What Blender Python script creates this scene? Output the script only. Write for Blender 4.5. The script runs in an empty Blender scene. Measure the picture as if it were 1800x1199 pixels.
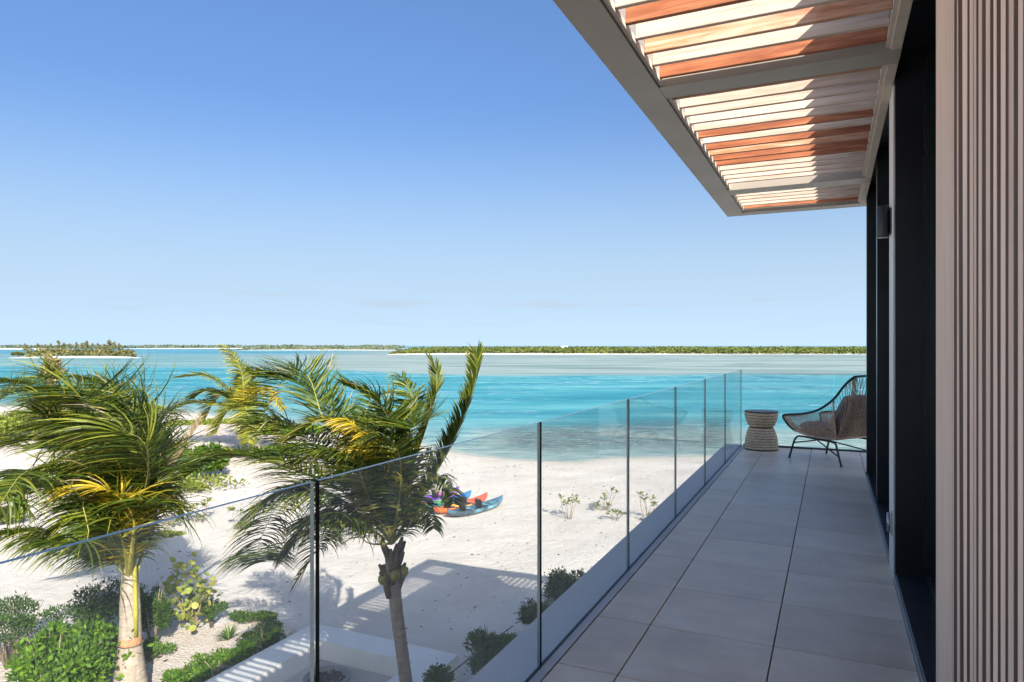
import bpy, math, random
import numpy as np
from mathutils import Vector, Matrix

random.seed(7); rng = np.random.default_rng(7)
scene = bpy.context.scene
col = scene.collection

# ------------------------------------------------------------------ camera, sky, sun, exposure
TH = math.radians(25.1)
CT, ST = math.cos(TH), math.sin(TH)
EYE = np.array([0.0, 0.0, 1.45])
cam_d = bpy.data.cameras.new('camera'); cam = bpy.data.objects.new('camera', cam_d); col.objects.link(cam)
cam.location = EYE; cam.rotation_euler = (math.radians(90), 0, TH)
cam_d.lens = 24; cam_d.sensor_width = 36; cam_d.shift_y = 8.5 / 1800
cam_d.clip_start = 0.05; cam_d.clip_end = 60000
scene.camera = cam

SUN_AZ = math.atan2(0.721, -0.693)      # from +Y, clockwise
SUN_EL = math.radians(30.4)
world = bpy.data.worlds.new('World'); scene.world = world; world.use_nodes = True
wt = world.node_tree; wn, wl = wt.nodes, wt.links
bg = wn['Background']; bg.inputs['Strength'].default_value = 0.067
sky = wn.new('ShaderNodeTexSky'); sky.sky_type = 'NISHITA'; sky.sun_disc = False
sky.sun_elevation = SUN_EL; sky.sun_rotation = SUN_AZ
sky.altitude = 0; sky.air_density = 1.0; sky.dust_density = 7.0; sky.ozone_density = 8.5
# a few thin streaks of cloud low over the horizon, all the way round
tc = wn.new('ShaderNodeTexCoord'); sep = wn.new('ShaderNodeSeparateXYZ'); wl.new(tc.outputs['Generated'], sep.inputs[0])
mp = wn.new('ShaderNodeMapping'); mp.inputs['Scale'].default_value = (3.2, 3.2, 34); wl.new(tc.outputs['Generated'], mp.inputs[0])
nz = wn.new('ShaderNodeTexNoise'); nz.inputs['Scale'].default_value = 2.2; nz.inputs['Detail'].default_value = 7; wl.new(mp.outputs[0], nz.inputs[0])
r1 = wn.new('ShaderNodeMapRange'); r1.inputs[1].default_value = 0.52; r1.inputs[2].default_value = 0.75; wl.new(nz.outputs[0], r1.inputs[0])
r2 = wn.new('ShaderNodeMapRange'); r2.inputs[1].default_value = 0.012; r2.inputs[2].default_value = 0.05; wl.new(sep.outputs[2], r2.inputs[0])
r3 = wn.new('ShaderNodeMapRange'); r3.inputs[1].default_value = 0.12; r3.inputs[2].default_value = 0.06; wl.new(sep.outputs[2], r3.inputs[0])
m1 = wn.new('ShaderNodeMath'); m1.operation = 'MULTIPLY'; wl.new(r1.outputs[0], m1.inputs[0]); wl.new(r2.outputs[0], m1.inputs[1])
m2 = wn.new('ShaderNodeMath'); m2.operation = 'MULTIPLY'; wl.new(m1.outputs[0], m2.inputs[0]); wl.new(r3.outputs[0], m2.inputs[1])
m3 = wn.new('ShaderNodeMath'); m3.operation = 'MULTIPLY'; wl.new(m2.outputs[0], m3.inputs[0]); m3.inputs[1].default_value = 0.6
mx = wn.new('ShaderNodeMix'); mx.data_type = 'RGBA'; wl.new(m3.outputs[0], mx.inputs[0]); wl.new(sky.outputs[0], mx.inputs[6])
mx.inputs[7].default_value = (2.2, 2.65, 3.15, 1)
# pale sea haze in the lowest few degrees, the same all round
hz = wn.new('ShaderNodeMapRange'); hz.interpolation_type = 'SMOOTHSTEP'; hz.inputs[1].default_value = 0.35; hz.inputs[2].default_value = -0.03; hz.inputs[4].default_value = 0.95; wl.new(sep.outputs[2], hz.inputs[0])
hm = wn.new('ShaderNodeMix'); hm.data_type = 'RGBA'; wl.new(hz.outputs[0], hm.inputs[0]); wl.new(sky.outputs[0], hm.inputs[6]); hm.inputs[7].default_value = (2.65, 3.6, 4.6, 1)
wl.new(hm.outputs[2], mx.inputs[6])
wl.new(mx.outputs[2], bg.inputs[0])

sun_d = bpy.data.lights.new('sun', 'SUN'); sun_d.energy = 3.3; sun_d.angle = math.radians(0.3); sun_d.color = (1, 0.93, 0.84)
sun = bpy.data.objects.new('sun', sun_d); col.objects.link(sun)
sdir = Vector((math.sin(SUN_AZ) * math.cos(SUN_EL), math.cos(SUN_AZ) * math.cos(SUN_EL), math.sin(SUN_EL)))
sun.rotation_euler = sdir.to_track_quat('Z', 'Y').to_euler(); sun.location = sdir * 60
vs = scene.view_settings; vs.view_transform = 'Standard'; vs.look = 'None'; vs.gamma = 1; vs.use_curve_mapping = False
vs.exposure = 1.9
scene.cycles.diffuse_bounces = 8

# ------------------------------------------------------------------ placing helpers (photo measurements -> metres)
SAND = -5.65; SEA = -5.9
RV = np.array([CT, ST, 0]); FV = np.array([-ST, CT, 0]); UV = np.array([0, 0, 1.0])
def at(px, py, d):                       # the point seen at a photo position, d metres ahead
    return EYE + d * ((px - 900) / 1200 * RV + FV + (608 - py) / 1200 * UV)
def on(px, py, z=SAND):                  # the point of the level z seen at a photo position
    d = (EYE[2] - z) * 1200 / (py - 608)
    return at(px, py, d)

# ------------------------------------------------------------------ objects
def tag(o, label=None, cat=None, group=None, kind=None):
    if label: o['label'] = label
    if cat: o['category'] = cat
    if group: o['group'] = group
    if kind: o['kind'] = kind
    return o
def empty(name, loc=(0, 0, 0), rz=0, **k):
    o = bpy.data.objects.new(name, None); col.objects.link(o); o.location = loc; o.rotation_euler = (0, 0, rz)
    o.empty_display_size = 0.2
    return tag(o, **k)
def link(name, me, parent=None, loc=None):
    o = bpy.data.objects.new(name, me); col.objects.link(o)
    if parent is not None: o.parent = parent
    if loc is not None: o.location = loc
    return o
def copy_tree(o, parent=None):
    c = o.copy(); col.objects.link(c)
    if parent is not None: c.parent = parent
    for ch in list(o.children): copy_tree(ch, c)
    return c

class MB:
    def __init__(s): s.v = []; s.f = []; s.m = []; s.sm = []
    def add(s, vs_, fs, m=0, smooth=False):
        b = len(s.v); s.v.extend([tuple(map(float, v)) for v in vs_])
        for f in fs: s.f.append(tuple(b + i for i in f)); s.m.append(m); s.sm.append(smooth)
    def box(s, x0, x1, y0, y1, z0, z1, m=0, bev=0.0):
        if bev <= 0:
            s.add([(x0,y0,z0),(x1,y0,z0),(x1,y1,z0),(x0,y1,z0),(x0,y0,z1),(x1,y0,z1),(x1,y1,z1),(x0,y1,z1)],
                  [(0,3,2,1),(4,5,6,7),(0,1,5,4),(1,2,6,5),(2,3,7,6),(3,0,4,7)], m)
        else:
            b = bev; vs_ = []; 
            for sz in (0, 1):
                z = z1 if sz else z0; zi = z - b if sz else z + b
                vs_ += [(x0+b,y0+b,z),(x1-b,y0+b,z),(x1-b,y1-b,z),(x0+b,y1-b,z)]
                vs_ += [(x0+b,y0,zi),(x1-b,y0,zi),(x1,y0+b,zi),(x1,y1-b,zi),(x1-b,y1,zi),(x0+b,y1,zi),(x0,y1-b,zi),(x0,y0+b,zi)]
            fs = [(3,2,1,0),(12,13,14,15)]
            for k in range(8): fs.append((4+k, 4+(k+1)%8, 16+(k+1)%8, 16+k))
            fs += [(0,1,5,4),(1,6,5),(1,2,7,6),(2,8,7),(2,3,9,8),(3,10,9),(3,0,11,10),(0,4,11)]
            fs += [(13,12,16,17),(13,17,18),(14,13,18,19),(14,19,20),(15,14,20,21),(15,21,22),(12,15,22,23),(12,23,16)]
            s.add(vs_, fs, m)
    def tube(s, pts, rad, n=6, m=0, caps=True, smooth=True):
        pts = [np.array(p, float) for p in pts]; k = len(pts)
        if not hasattr(rad, '__len__'): rad = [rad] * k
        vs_ = []; ref = None
        for i in range(k):
            t = pts[min(i+1, k-1)] - pts[max(i-1, 0)]; t /= np.linalg.norm(t) + 1e-9
            if ref is None: ref = np.array([0,0,1.0]) if abs(t[2]) < .9 else np.array([1.0,0,0])
            a = np.cross(t, ref); a /= np.linalg.norm(a) + 1e-9; b = np.cross(a, t); ref = b
            for j in range(n):
                q = 2*math.pi*j/n; vs_.append(pts[i] + rad[i]*(math.cos(q)*a + math.sin(q)*b))
        fs = [(i*n+j, (i+1)*n+j, (i+1)*n+(j+1)%n, i*n+(j+1)%n) for i in range(k-1) for j in range(n)]
        if caps: fs += [tuple(range(n)), tuple(reversed(range((k-1)*n, k*n)))]
        s.add(vs_, fs, m, smooth)
    def lathe(s, prof, n=32, c=(0,0,0), m=0, smooth=True, caps=False):
        k = len(prof); vs_ = []
        for (r, z) in prof:
            for j in range(n):
                q = 2*math.pi*j/n; vs_.append((c[0]+r*math.cos(q), c[1]+r*math.sin(q), c[2]+z))
        fs = [(i*n+j, i*n+(j+1)%n, (i+1)*n+(j+1)%n, (i+1)*n+j) for i in range(k-1) for j in range(n)]
        if caps: fs += [tuple(reversed(range(n))), tuple(range((k-1)*n, k*n))]
        s.add(vs_, fs, m, smooth)
    def prism(s, poly, z0, z1, m=0):
        n = len(poly)
        s.add([(x,y,z0) for x,y in poly]+[(x,y,z1) for x,y in poly],
              [tuple(reversed(range(n))), tuple(range(n,2*n))]+[(i,(i+1)%n,n+(i+1)%n,n+i) for i in range(n)], m)
    def mesh(s, name, mats):
        me = bpy.data.meshes.new(name); me.from_pydata(s.v, [], s.f)
        if not isinstance(mats, (list, tuple)): mats = [mats]
        for m in mats: me.materials.append(m)
        me.polygons.foreach_set('material_index', s.m); me.polygons.foreach_set('use_smooth', s.sm)
        me.update(); return me
    def build(s, name, mats, parent=None, loc=None): return link(name, s.mesh(name, mats), parent, loc)

def np_mesh(name, V, Q, mats, tint=None, mi=None, smooth=False):
    """V (n,3), Q (m,4) quads; tint: one value per face"""
    me = bpy.data.meshes.new(name); n, m = len(V), len(Q)
    me.vertices.add(n); me.vertices.foreach_set('co', np.asarray(V, np.float32).ravel())
    me.loops.add(m*4); me.loops.foreach_set('vertex_index', np.asarray(Q, np.int32).ravel())
    me.polygons.add(m); me.polygons.foreach_set('loop_start', np.arange(m, dtype=np.int32)*4)
    if not isinstance(mats, (list, tuple)): mats = [mats]
    for x in mats: me.materials.append(x)
    if mi is not None: me.polygons.foreach_set('material_index', np.asarray(mi, np.int32))
    me.polygons.foreach_set('use_smooth', np.full(m, smooth))
    me.update(calc_edges=True)
    if tint is not None:
        a = me.attributes.new('tint', 'FLOAT', 'FACE'); a.data.foreach_set('value', np.asarray(tint, np.float32))
    return me

# ------------------------------------------------------------------ materials
class NT:
    def __init__(s, name):
        s.m = bpy.data.materials.new(name); s.m.use_nodes = True; s.t = s.m.node_tree; s.n = s.t.nodes; s.l = s.t.links
        s.bsdf = s.n['Principled BSDF']; s.out = s.n['Material Output']
    def new(s, k, **kw):
        x = s.n.new(k)
        for a, b in kw.items(): setattr(x, a, b)
        return x
    def coord(s, which='Object', scale=(1,1,1), rnd=False):
        c = s.new('ShaderNodeTexCoord'); mp_ = s.new('ShaderNodeMapping'); mp_.inputs['Scale'].default_value = scale
        src = c.outputs[which]
        if which == 'Position': pass
        if rnd:
            oi = s.new('ShaderNodeObjectInfo'); mul = s.new('ShaderNodeVectorMath', operation='SCALE'); mul.inputs[3].default_value = 37.0
            cb = s.new('ShaderNodeCombineXYZ')
            for i in range(3): s.l.new(oi.outputs['Random'], cb.inputs[i])
            s.l.new(cb.outputs[0], mul.inputs[0]); ad = s.new('ShaderNodeVectorMath', operation='ADD')
            s.l.new(src, ad.inputs[0]); s.l.new(mul.outputs[0], ad.inputs[1]); src = ad.outputs[0]
        s.l.new(src, mp_.inputs[0]); return mp_.outputs[0]
    def noise(s, co, scale, detail=5, rough=0.55, dist=0):
        x = s.new('ShaderNodeTexNoise'); x.inputs['Scale'].default_value = scale; x.inputs['Detail'].default_value = detail
        x.inputs['Roughness'].default_value = rough; x.inputs['Distortion'].default_value = dist
        s.l.new(co, x.inputs['Vector']); return x.outputs[0]
    def ramp(s, fac, stops):
        x = s.new('ShaderNodeValToRGB'); e = x.color_ramp.elements
        while len(e) < len(stops): e.new(0.5)
        for i, (p, c) in enumerate(stops): e[i].position = p; e[i].color = (*c, 1) if len(c) == 3 else c
        s.l.new(fac, x.inputs[0]); return x.outputs[0]
    def rng(s, v, a, b, c=0, d=1):
        x = s.new('ShaderNodeMapRange'); x.inputs[1].default_value = a; x.inputs[2].default_value = b; x.inputs[3].default_value = c; x.inputs[4].default_value = d
        s.l.new(v, x.inputs[0]); return x.outputs[0]
    def mix(s, f, a, b, mode='MIX'):
        x = s.new('ShaderNodeMix', data_type='RGBA', blend_type=mode)
        for sock, v in ((x.inputs[0], f), (x.inputs[6], a), (x.inputs[7], b)):
            if isinstance(v, (int, float)): sock.default_value = v
            elif isinstance(v, tuple): sock.default_value = (*v, 1)
            else: s.l.new(v, sock)
        return x.outputs[2]
    def math(s, op, a, b):
        x = s.new('ShaderNodeMath', operation=op)
        for i, v in enumerate((a, b)):
            if isinstance(v, (int, float)): x.inputs[i].default_value = v
            else: s.l.new(v, x.inputs[i])
        return x.outputs[0]
    def attr(s, name): return s.new('ShaderNodeAttribute', attribute_name=name).outputs['Fac']
    def bump(s, h, strength=0.3, dist=0.01):
        b = s.new('ShaderNodeBump'); b.inputs['Strength'].default_value = strength; b.inputs['Distance'].default_value = dist
        s.l.new(h, b.inputs['Height']); s.l.new(b.outputs[0], s.bsdf.inputs['Normal']); return b
    def base(s, c):
        if isinstance(c, tuple): s.bsdf.inputs['Base Color'].default_value = (*c, 1)
        else: s.l.new(c, s.bsdf.inputs['Base Color'])
    def set(s, rough=None, metal=None, spec=None, ior=None):
        if rough is not None:
            if isinstance(rough, (int, float)): s.bsdf.inputs['Roughness'].default_value = rough
            else: s.l.new(rough, s.bsdf.inputs['Roughness'])
        if metal is not None: s.bsdf.inputs['Metallic'].default_value = metal
        if spec is not None: s.bsdf.inputs['Specular IOR Level'].default_value = spec
        if ior is not None: s.bsdf.inputs['IOR'].default_value = ior

def plain(name, c, rough=0.6, metal=0, spec=0.5, var=0.12, sc=3.0, bump=0.0, bsc=60):
    n = NT(name); co = n.coord('Object', rnd=True); z = n.noise(co, sc, 4)
    a = tuple(x*(1-var) for x in c); b = tuple(min(1, x*(1+var)) for x in c)
    n.base(n.ramp(z, [(0.3, a), (0.7, b)])); n.set(rough=n.rng(z, 0.3, 0.7, max(0, rough-0.06), min(1, rough+0.06)), metal=metal, spec=spec)
    if bump: n.bump(n.noise(co, bsc, 5), bump, 0.004)
    return n.m

def leaf_mat(name, dark, mid, light, rough=0.45, trans=0.35, spec=0.4):
    n = NT(name); t = n.attr('tint'); c = n.ramp(t, [(0, dark), (0.5, mid), (1, light)])
    co = n.coord('Object'); z = n.noise(co, 14, 3); c = n.mix(n.rng(z, .3, .7, 0, .25), c, (0.02, 0.025, 0.006), 'MIX')
    n.base(c); n.set(rough=rough, spec=spec)
    tr = n.new('ShaderNodeBsdfTranslucent'); tc_ = n.mix(1.0, c, (1.0, 1.0, 0.35), 'MULTIPLY'); n.l.new(tc_, tr.inputs[0])
    ms = n.new('ShaderNodeMixShader'); ms.inputs[0].default_value = trans
    n.l.new(n.bsdf.outputs[0], ms.inputs[1]); n.l.new(tr.outputs[0], ms.inputs[2]); n.l.new(ms.outputs[0], n.out.inputs[0])
    return n.m

def wood(name, c0, c1, c2, along=0):
    n = NT(name); sc = [26, 26, 26]; sc[along] = 1.6; co = n.coord('Object', tuple(sc), rnd=True)
    z = n.noise(co, 1.0, 8, 0.62, 1.2); co2 = n.coord('Object', (2.2, 9, 9), rnd=True); z2 = n.noise(co2, 1.0, 4, 0.5, 0.6)
    c = n.ramp(z, [(0.28, c0), (0.5, c1), (0.72, c2)])
    c = n.mix(n.rng(z2, .45, .72, 0, .55), c, c2 if sum(c2) > 1.3 else tuple(x*0.6 for x in c0))
    oi = n.new('ShaderNodeObjectInfo'); c = n.mix(1.0, c, n.ramp(oi.outputs['Random'], [(0, (.84, .82, .8)), (1, (1, 1, 1))]), 'MULTIPLY')
    n.base(c); n.set(rough=0.55, spec=0.3); n.bump(z, 0.25, 0.003); return n.m

M = {}
M['pale_wood'] = wood('pale_wood', (.34, .23, .165), (.48, .37, .29), (.58, .475, .395))
M['red_wood'] = wood('red_wood', (.20, .055, .023), (.32, .105, .042), (.44, .19, .09))
M['mixed_wood'] = wood('mixed_wood', (.30, .10, .045), (.46, .22, .11), (.62, .46, .34))
M['fascia'] = plain('fascia_metal', (.27, .235, .188), .45, 0, .5, .05, 2)
M['rim'] = plain('rim_trim', (.48, .41, .33), .6, 0, .3, .1, 8, .15, 60)
M['black'] = plain('black_frame', (.010, .011, .014), .32, 0, .45, .15, 3)
M['sill'] = plain('sill_metal', (.016, .020, .028), .38, 0, .5, .2, 4)
M['trim'] = plain('trim_metal', (.30, .33, .36), .35, .7, .5, .1, 4)
M['channel'] = plain('grey_channel', (.50, .48, .45), .55, 0, .4, .12, 3)
M['white'] = plain('white_render', (.66, .63, .58), .75, 0, .3, .05, 1.5, .1, 90)
M['bench'] = plain('white_bench_render', (.60, .58, .54), .8, 0, .3, .06, 1.2, .1, 60)
M['ledge'] = plain('ledge_stone', (.60, .575, .53), .6, 0, .4, .06, 2.0, .06, 80)
M['grout'] = plain('dark_joint', (.018, .017, .016), .9, 0, .2, .2, 5)
M['steel'] = plain('brushed_steel', (.45, .45, .46), .3, .9, .5, .1, 8)
M['lamp_metal'] = plain('lamp_metal', (.045, .047, .05), .4, .6, .5, .1, 6)
M['gunmetal'] = plain('gunmetal_tube', (.055, .052, .048), .4, .5, .5, .15, 9)
M['cord'] = plain('wicker_cord', (.62, .44, .31), .7, 0, .3, .3, 25)
M['dark_cord'] = plain('dark_wicker_cord', (.035, .032, .032), .6, 0, .35, .3, 25)
M['cushion'] = plain('cushion_fabric', (.24, .195, .185), .9, 0, .2, .1, 6, .3, 300)
M['rock'] = plain('lava_rock', (.045, .038, .036), .9, 0, .2, .4, 14, .6, 40)
M['bowl'] = plain('grey_bowl', (.19, .185, .18), .7, 0, .3, .1, 4)
M['hose'] = plain('black_hose', (.012, .012, .012), .5)
M['house_int'] = plain('dark_interior', (.03, .03, .032), .9)
M['roofing'] = plain('roofing', (.32, .31, .29), .8)
M['paper'] = plain('white_paint', (.78, .78, .76), .5)
M['stick'] = plain('twig', (.13, .10, .075), .9, 0, .2, .3, 6)

def lath_mat(name, c, d):
    n = NT(name); co = n.coord('Object', (30, 30, 1.2), rnd=True); z = n.noise(co, 1.5, 7, .6, .6)
    co2 = n.coord('Object', (60, 60, 60), rnd=True); z2 = n.noise(co2, 4, 3)
    cc = n.ramp(z, [(.25, d), (.55, c), (.8, tuple(min(1, x*1.1) for x in c))])
    oi = n.new('ShaderNodeObjectInfo'); cc = n.mix(1.0, cc, n.ramp(oi.outputs['Random'], [(0, (.8, .78, .77)), (1, (1.08, 1.05, 1.03))]), 'MULTIPLY')
    n.base(cc); n.set(rough=.75, spec=.2); n.bump(n.math('ADD', z, n.math('MULTIPLY', z2, .5)), .35, .002); return n.m
M['lath_pale'] = lath_mat('pale_cladding_wood', (.88, .655, .505), (.72, .51, .385))
M['cladding_brown'] = lath_mat('brown_gap_strip', (.12, .062, .043), (.06, .03, .022))  # dark brown strips and backing set between the pale laths

def tile_mat():
    n = NT('porcelain_tile'); co = n.coord('Object', rnd=True)
    z = n.noise(co, 2.6, 6, .6, .5); co2 = n.coord('Object', (1, 3.5, 1), rnd=True); z2 = n.noise(co2, 2.4, 5, .6, .3); z3 = n.noise(co, 160, 3)
    f = n.math('ADD', n.math('MULTIPLY', z, .6), n.math('MULTIPLY', z2, .4))
    c = n.ramp(f, [(.34, (.70, .545, .395)), (.5, (.84, .675, .49)), (.64, (.91, .775, .60))])
    c = n.mix(n.rng(z3, .35, .7, .0, .18), c, (.16, .14, .13))
    oi = n.new('ShaderNodeObjectInfo'); c = n.mix(1.0, c, n.ramp(oi.outputs['Random'], [(0, (.87, .86, .85)), (1, (1.05, 1.04, 1.03))]), 'MULTIPLY')
    n.base(c); n.set(rough=n.rng(f, .3, .7, .34, .50), spec=.5); n.bump(z3, .08, .001); return n.m
M['tile'] = tile_mat()

def glass_mat(name, tint, body, rough_film=0.0):
    n = NT(name)
    fr = n.new('ShaderNodeFresnel'); ge = n.new('ShaderNodeNewGeometry'); n.l.new(n.rng(ge.outputs['Backfacing'], 0, 1, 1.5, 1/1.5), fr.inputs[0])   # the same reflection on both faces of the pane
    tr = n.new('ShaderNodeBsdfTransparent'); tr.inputs[0].default_value = (*tint, 1)
    gl = n.new('ShaderNodeBsdfGlossy'); gl.inputs['Roughness'].default_value = 0.0
    ms = n.new('ShaderNodeMixShader'); n.l.new(n.math('MULTIPLY', fr.outputs[0], .4), ms.inputs[0]); n.l.new(tr.outputs[0], ms.inputs[1]); n.l.new(gl.outputs[0], ms.inputs[2])
    # a thin salt film on the pane
    df = n.new('ShaderNodeBsdfTranslucent'); df.inputs[0].default_value = (.8, .82, .84, 1)
    co = n.coord('Object', (60, 4, 3)); z = n.noise(co, 3, 6, .7)
    m2_ = n.new('ShaderNodeMixShader'); n.l.new(n.rng(z, .3, .8, body*.4, body*1.7), m2_.inputs[0]); n.l.new(ms.outputs[0], m2_.inputs[1]); n.l.new(df.outputs[0], m2_.inputs[2])
    n.l.new(m2_.outputs[0], n.out.inputs[0]); return n.m
M['glass'] = glass_mat('railing_glass', (.95, .968, .965), .032)
def edge_mat(name, c, rough):
    n = NT(name); n.base(c); n.set(rough=rough, spec=.9); return n.m
M['glass_edge'] = edge_mat('glass_edge', (.002, .004, .004), .6); M['glass_edge'].node_tree.nodes['Principled BSDF'].inputs['Specular IOR Level'].default_value = .08
M['glass_top'] = edge_mat('glass_top_edge', (.03, .07, .10), .08)
M['glass_end'] = edge_mat('glass_end_edge', (.16, .22, .215), .2)
def dark_glass():
    n = NT('door_glass'); n.base((.004, .010, .009)); n.set(rough=.02, spec=.5, ior=1.5); return n.m
M['door_glass'] = dark_glass()

def sand_mat():
    n = NT('white_sand'); co = n.coord('Object'); z = n.noise(co, .35, 5, .6); z2 = n.noise(co, 2.4, 6, .65); z3 = n.noise(co, 28, 4, .7); z4 = n.noise(co, 7, 4, .6)
    c = n.ramp(z, [(.3, (.44, .395, .34)), (.65, (.515, .475, .42))])
    c = n.mix(n.rng(z2, .56, .75, 0, .35), c, (.50, .44, .36))
    c = n.mix(n.rng(z3, .66, .78, 0, .45), c, (.25, .21, .17))
    wet = n.attr('wet'); scrub = n.attr('scrub')
    c = n.mix(n.math('MULTIPLY', wet, .5), c, (.38, .34, .27))
    fz = n.math('MULTIPLY', scrub, n.rng(z2, .42, .62))
    c = n.mix(n.math('MULTIPLY', fz, .65), c, (.27, .21, .15))
    n.base(c); n.set(rough=.95, spec=.1)
    h = n.math('ADD', n.math('MULTIPLY', z2, 1.0), n.math('ADD', n.math('MULTIPLY', z4, .6), n.math('MULTIPLY', z3, .18)))
    n.bump(h, .7, .09); return n.m
M['sand'] = sand_mat()
def bed_mat():
    n = NT('coral_gravel'); co = n.coord('Object'); v = n.new('ShaderNodeTexVoronoi'); v.inputs['Scale'].default_value = 18; n.l.new(co, v.inputs[0])
    z = n.noise(co, 1.2, 5); c = n.ramp(z, [(.3, (.47, .40, .33)), (.7, (.60, .53, .45))]); c2 = n.mix(n.rng(v.outputs['Distance'], .2, .7, 0, .5), c, (.30, .25, .20))
    n.base(c2); n.set(rough=.95, spec=.1); n.bump(v.outputs['Distance'], .8, .03); return n.m
M['bed'] = bed_mat()
M['patio'] = plain('patio_paving', (.36, .34, .31), .75, 0, .3, .1, 1.4, .15, 50)

def sea_mat():
    n = NT('lagoon_water'); pale, weed, shal, far = n.attr('pale'), n.attr('weed'), n.attr('shal'), n.attr('far')
    # coordinates along / across the line of the shore
    co = n.coord('Object'); rot = n.new('ShaderNodeMapping'); rot.inputs['Rotation'].default_value = (0, 0, -TH); n.l.new(co, rot.inputs[0]); co = rot.outputs[0]
    def sc(x, y):
        m_ = n.new('ShaderNodeMapping'); m_.inputs['Scale'].default_value = (x, y, 1); n.l.new(co, m_.inputs[0]); return m_.outputs[0]
    zl = n.noise(sc(.005, .022), 1, 6, .6, .5); zm = n.noise(sc(.03, .14), 1, 6, .62, .4); zs = n.noise(sc(.35, .9), 1, 6, .65, .5)
    turq = n.ramp(zm, [(.36, (0.013, 0.146, 0.194)), (.5, (0.026, 0.197, 0.238)), (.64, (0.072, 0.264, 0.285))])
    bar = n.ramp(zl, [(.36, (0.098, 0.151, 0.141)), (.44, (0.174, 0.241, 0.220)), (.50, (0.246, 0.302, 0.278)), (.56, (0.131, 0.190, 0.172)), (.64, (0.237, 0.296, 0.272))])
    bar = n.mix(n.rng(zm, .5, .75, 0, .4), bar, (0.146, 0.202, 0.194))
    c = n.mix(pale, turq, bar)
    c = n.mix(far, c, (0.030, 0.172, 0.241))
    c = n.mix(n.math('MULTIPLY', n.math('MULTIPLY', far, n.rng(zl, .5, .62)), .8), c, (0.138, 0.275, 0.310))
    shc = n.ramp(zs, [(.36, (0.112, 0.172, 0.163)), (.5, (0.215, 0.275, 0.249)), (.64, (0.310, 0.361, 0.318))])
    c = n.mix(shal, c, shc)
    c = n.mix(n.math('MULTIPLY', n.rng(shal, .86, 1.0), .75), c, (.40, .38, .32))
    wz = n.noise(sc(.9, 1.6), 1, 6, .7, .3)
    wf = n.math('MULTIPLY', weed, n.rng(n.math('ADD', n.math('MULTIPLY', wz, .6), n.math('MULTIPLY', zs, .4)), .42, .53))
    c = n.mix(n.math('MULTIPLY', wf, .8), c, (0.052, 0.073, 0.073))
    # small broken crests in the channel
    cr = n.noise(sc(.22, .9), 1, 7, .72, .8); cl = n.noise(sc(.012, .05), 1, 3)
    cf = n.math('MULTIPLY', n.rng(cr, .53, .64), n.rng(cl, .44, .58)); cf = n.math('MULTIPLY', cf, n.attr('chan'))
    c = n.mix(n.math('MULTIPLY', cf, .7), c, (0.533, 0.645, 0.671))
    wv = n.noise(sc(1.1, 2.6), 1, 7, .65, .5); bp_ = n.bump(n.math('ADD', wv, n.math('MULTIPLY', zs, 1.2)), .8, .15)
    df = n.new('ShaderNodeBsdfDiffuse'); n.l.new(c, df.inputs[0]); n.l.new(bp_.outputs[0], df.inputs['Normal'])
    gl = n.new('ShaderNodeBsdfGlossy'); gl.inputs['Roughness'].default_value = .18; n.l.new(bp_.outputs[0], gl.inputs['Normal'])
    fr = n.new('ShaderNodeFresnel'); fr.inputs[0].default_value = 1.33; n.l.new(bp_.outputs[0], fr.inputs['Normal'])
    ms = n.new('ShaderNodeMixShader'); n.l.new(n.math('MULTIPLY', fr.outputs[0], .32), ms.inputs[0]); n.l.new(df.outputs[0], ms.inputs[1]); n.l.new(gl.outputs[0], ms.inputs[2])
    n.l.new(ms.outputs[0], n.out.inputs[0])
    return n.m
M['sea'] = sea_mat()

def bark_mat(name, c0, c1, sc):
    n = NT(name); co = n.coord('Object', (sc, sc, sc*4)); z = n.noise(co, 1, 6, .65, .4); co2 = n.coord('Object', (9, 9, .8)); z2 = n.noise(co2, 2, 5, .6)
    n.base(n.mix(n.rng(z2, .4, .7, 0, .5), n.ramp(z, [(.3, c0), (.7, c1)]), tuple(x*.55 for x in c0))); n.set(rough=.9, spec=.15); n.bump(z, .6, .02); return n.m
M['bark'] = bark_mat('palm_bark', (.13, .105, .085), (.25, .21, .175), 5)
M['bark_pale'] = bark_mat('pale_palm_bark', (.24, .19, .14), (.42, .35, .275), 5)
M['bark_red'] = plain('red_brown_sheath_scar', (.30, .16, .085), .85, 0, .15, .45, 9, .3, 40)
M['petiole'] = plain('palm_petiole', (.17, .155, .03), .5, 0, .35, .3, 4)
M['sheath'] = plain('yellow_leaf_sheath', (.30, .27, .04), .45, 0, .35, .2, 4)
M['fibre'] = plain('brown_fibre', (.10, .07, .045), .95, 0, .1, .4, 20, .5, 60)
M['rachis'] = plain('frond_midrib', (.26, .24, .06), .5, 0, .35, .25, 5)
M['rachis_y'] = plain('yellow_frond_midrib', (.48, .36, .05), .5, 0, .35, .2, 5)
M['palm_green'] = leaf_mat('palm_leaflet', (.015, .034, .005), (.060, .095, .009), (.27, .27, .028), .45, .30, .22)
M['palm_yellow'] = leaf_mat('yellow_palm_leaflet', (.20, .19, .012), (.48, .36, .02), (.68, .46, .05), .5, .4, .2)
M['palm_dry'] = leaf_mat('dry_palm_leaflet', (.14, .10, .055), (.25, .19, .11), (.34, .28, .17), .8, .2, .2)
M['palm_lime'] = leaf_mat('young_palm_leaflet', (.07, .10, .012), (.20, .22, .025), (.46, .38, .05), .45, .35)
M['lime_leaf'] = leaf_mat('bright_shrub_leaf', (.030, .075, .005), (.085, .18, .010), (.21, .33, .022), .5, .35, .18)
M['mid_leaf'] = leaf_mat('green_shrub_leaf', (.022, .052, .007), (.052, .11, .012), (.12, .20, .024), .5, .3, .18)
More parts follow.
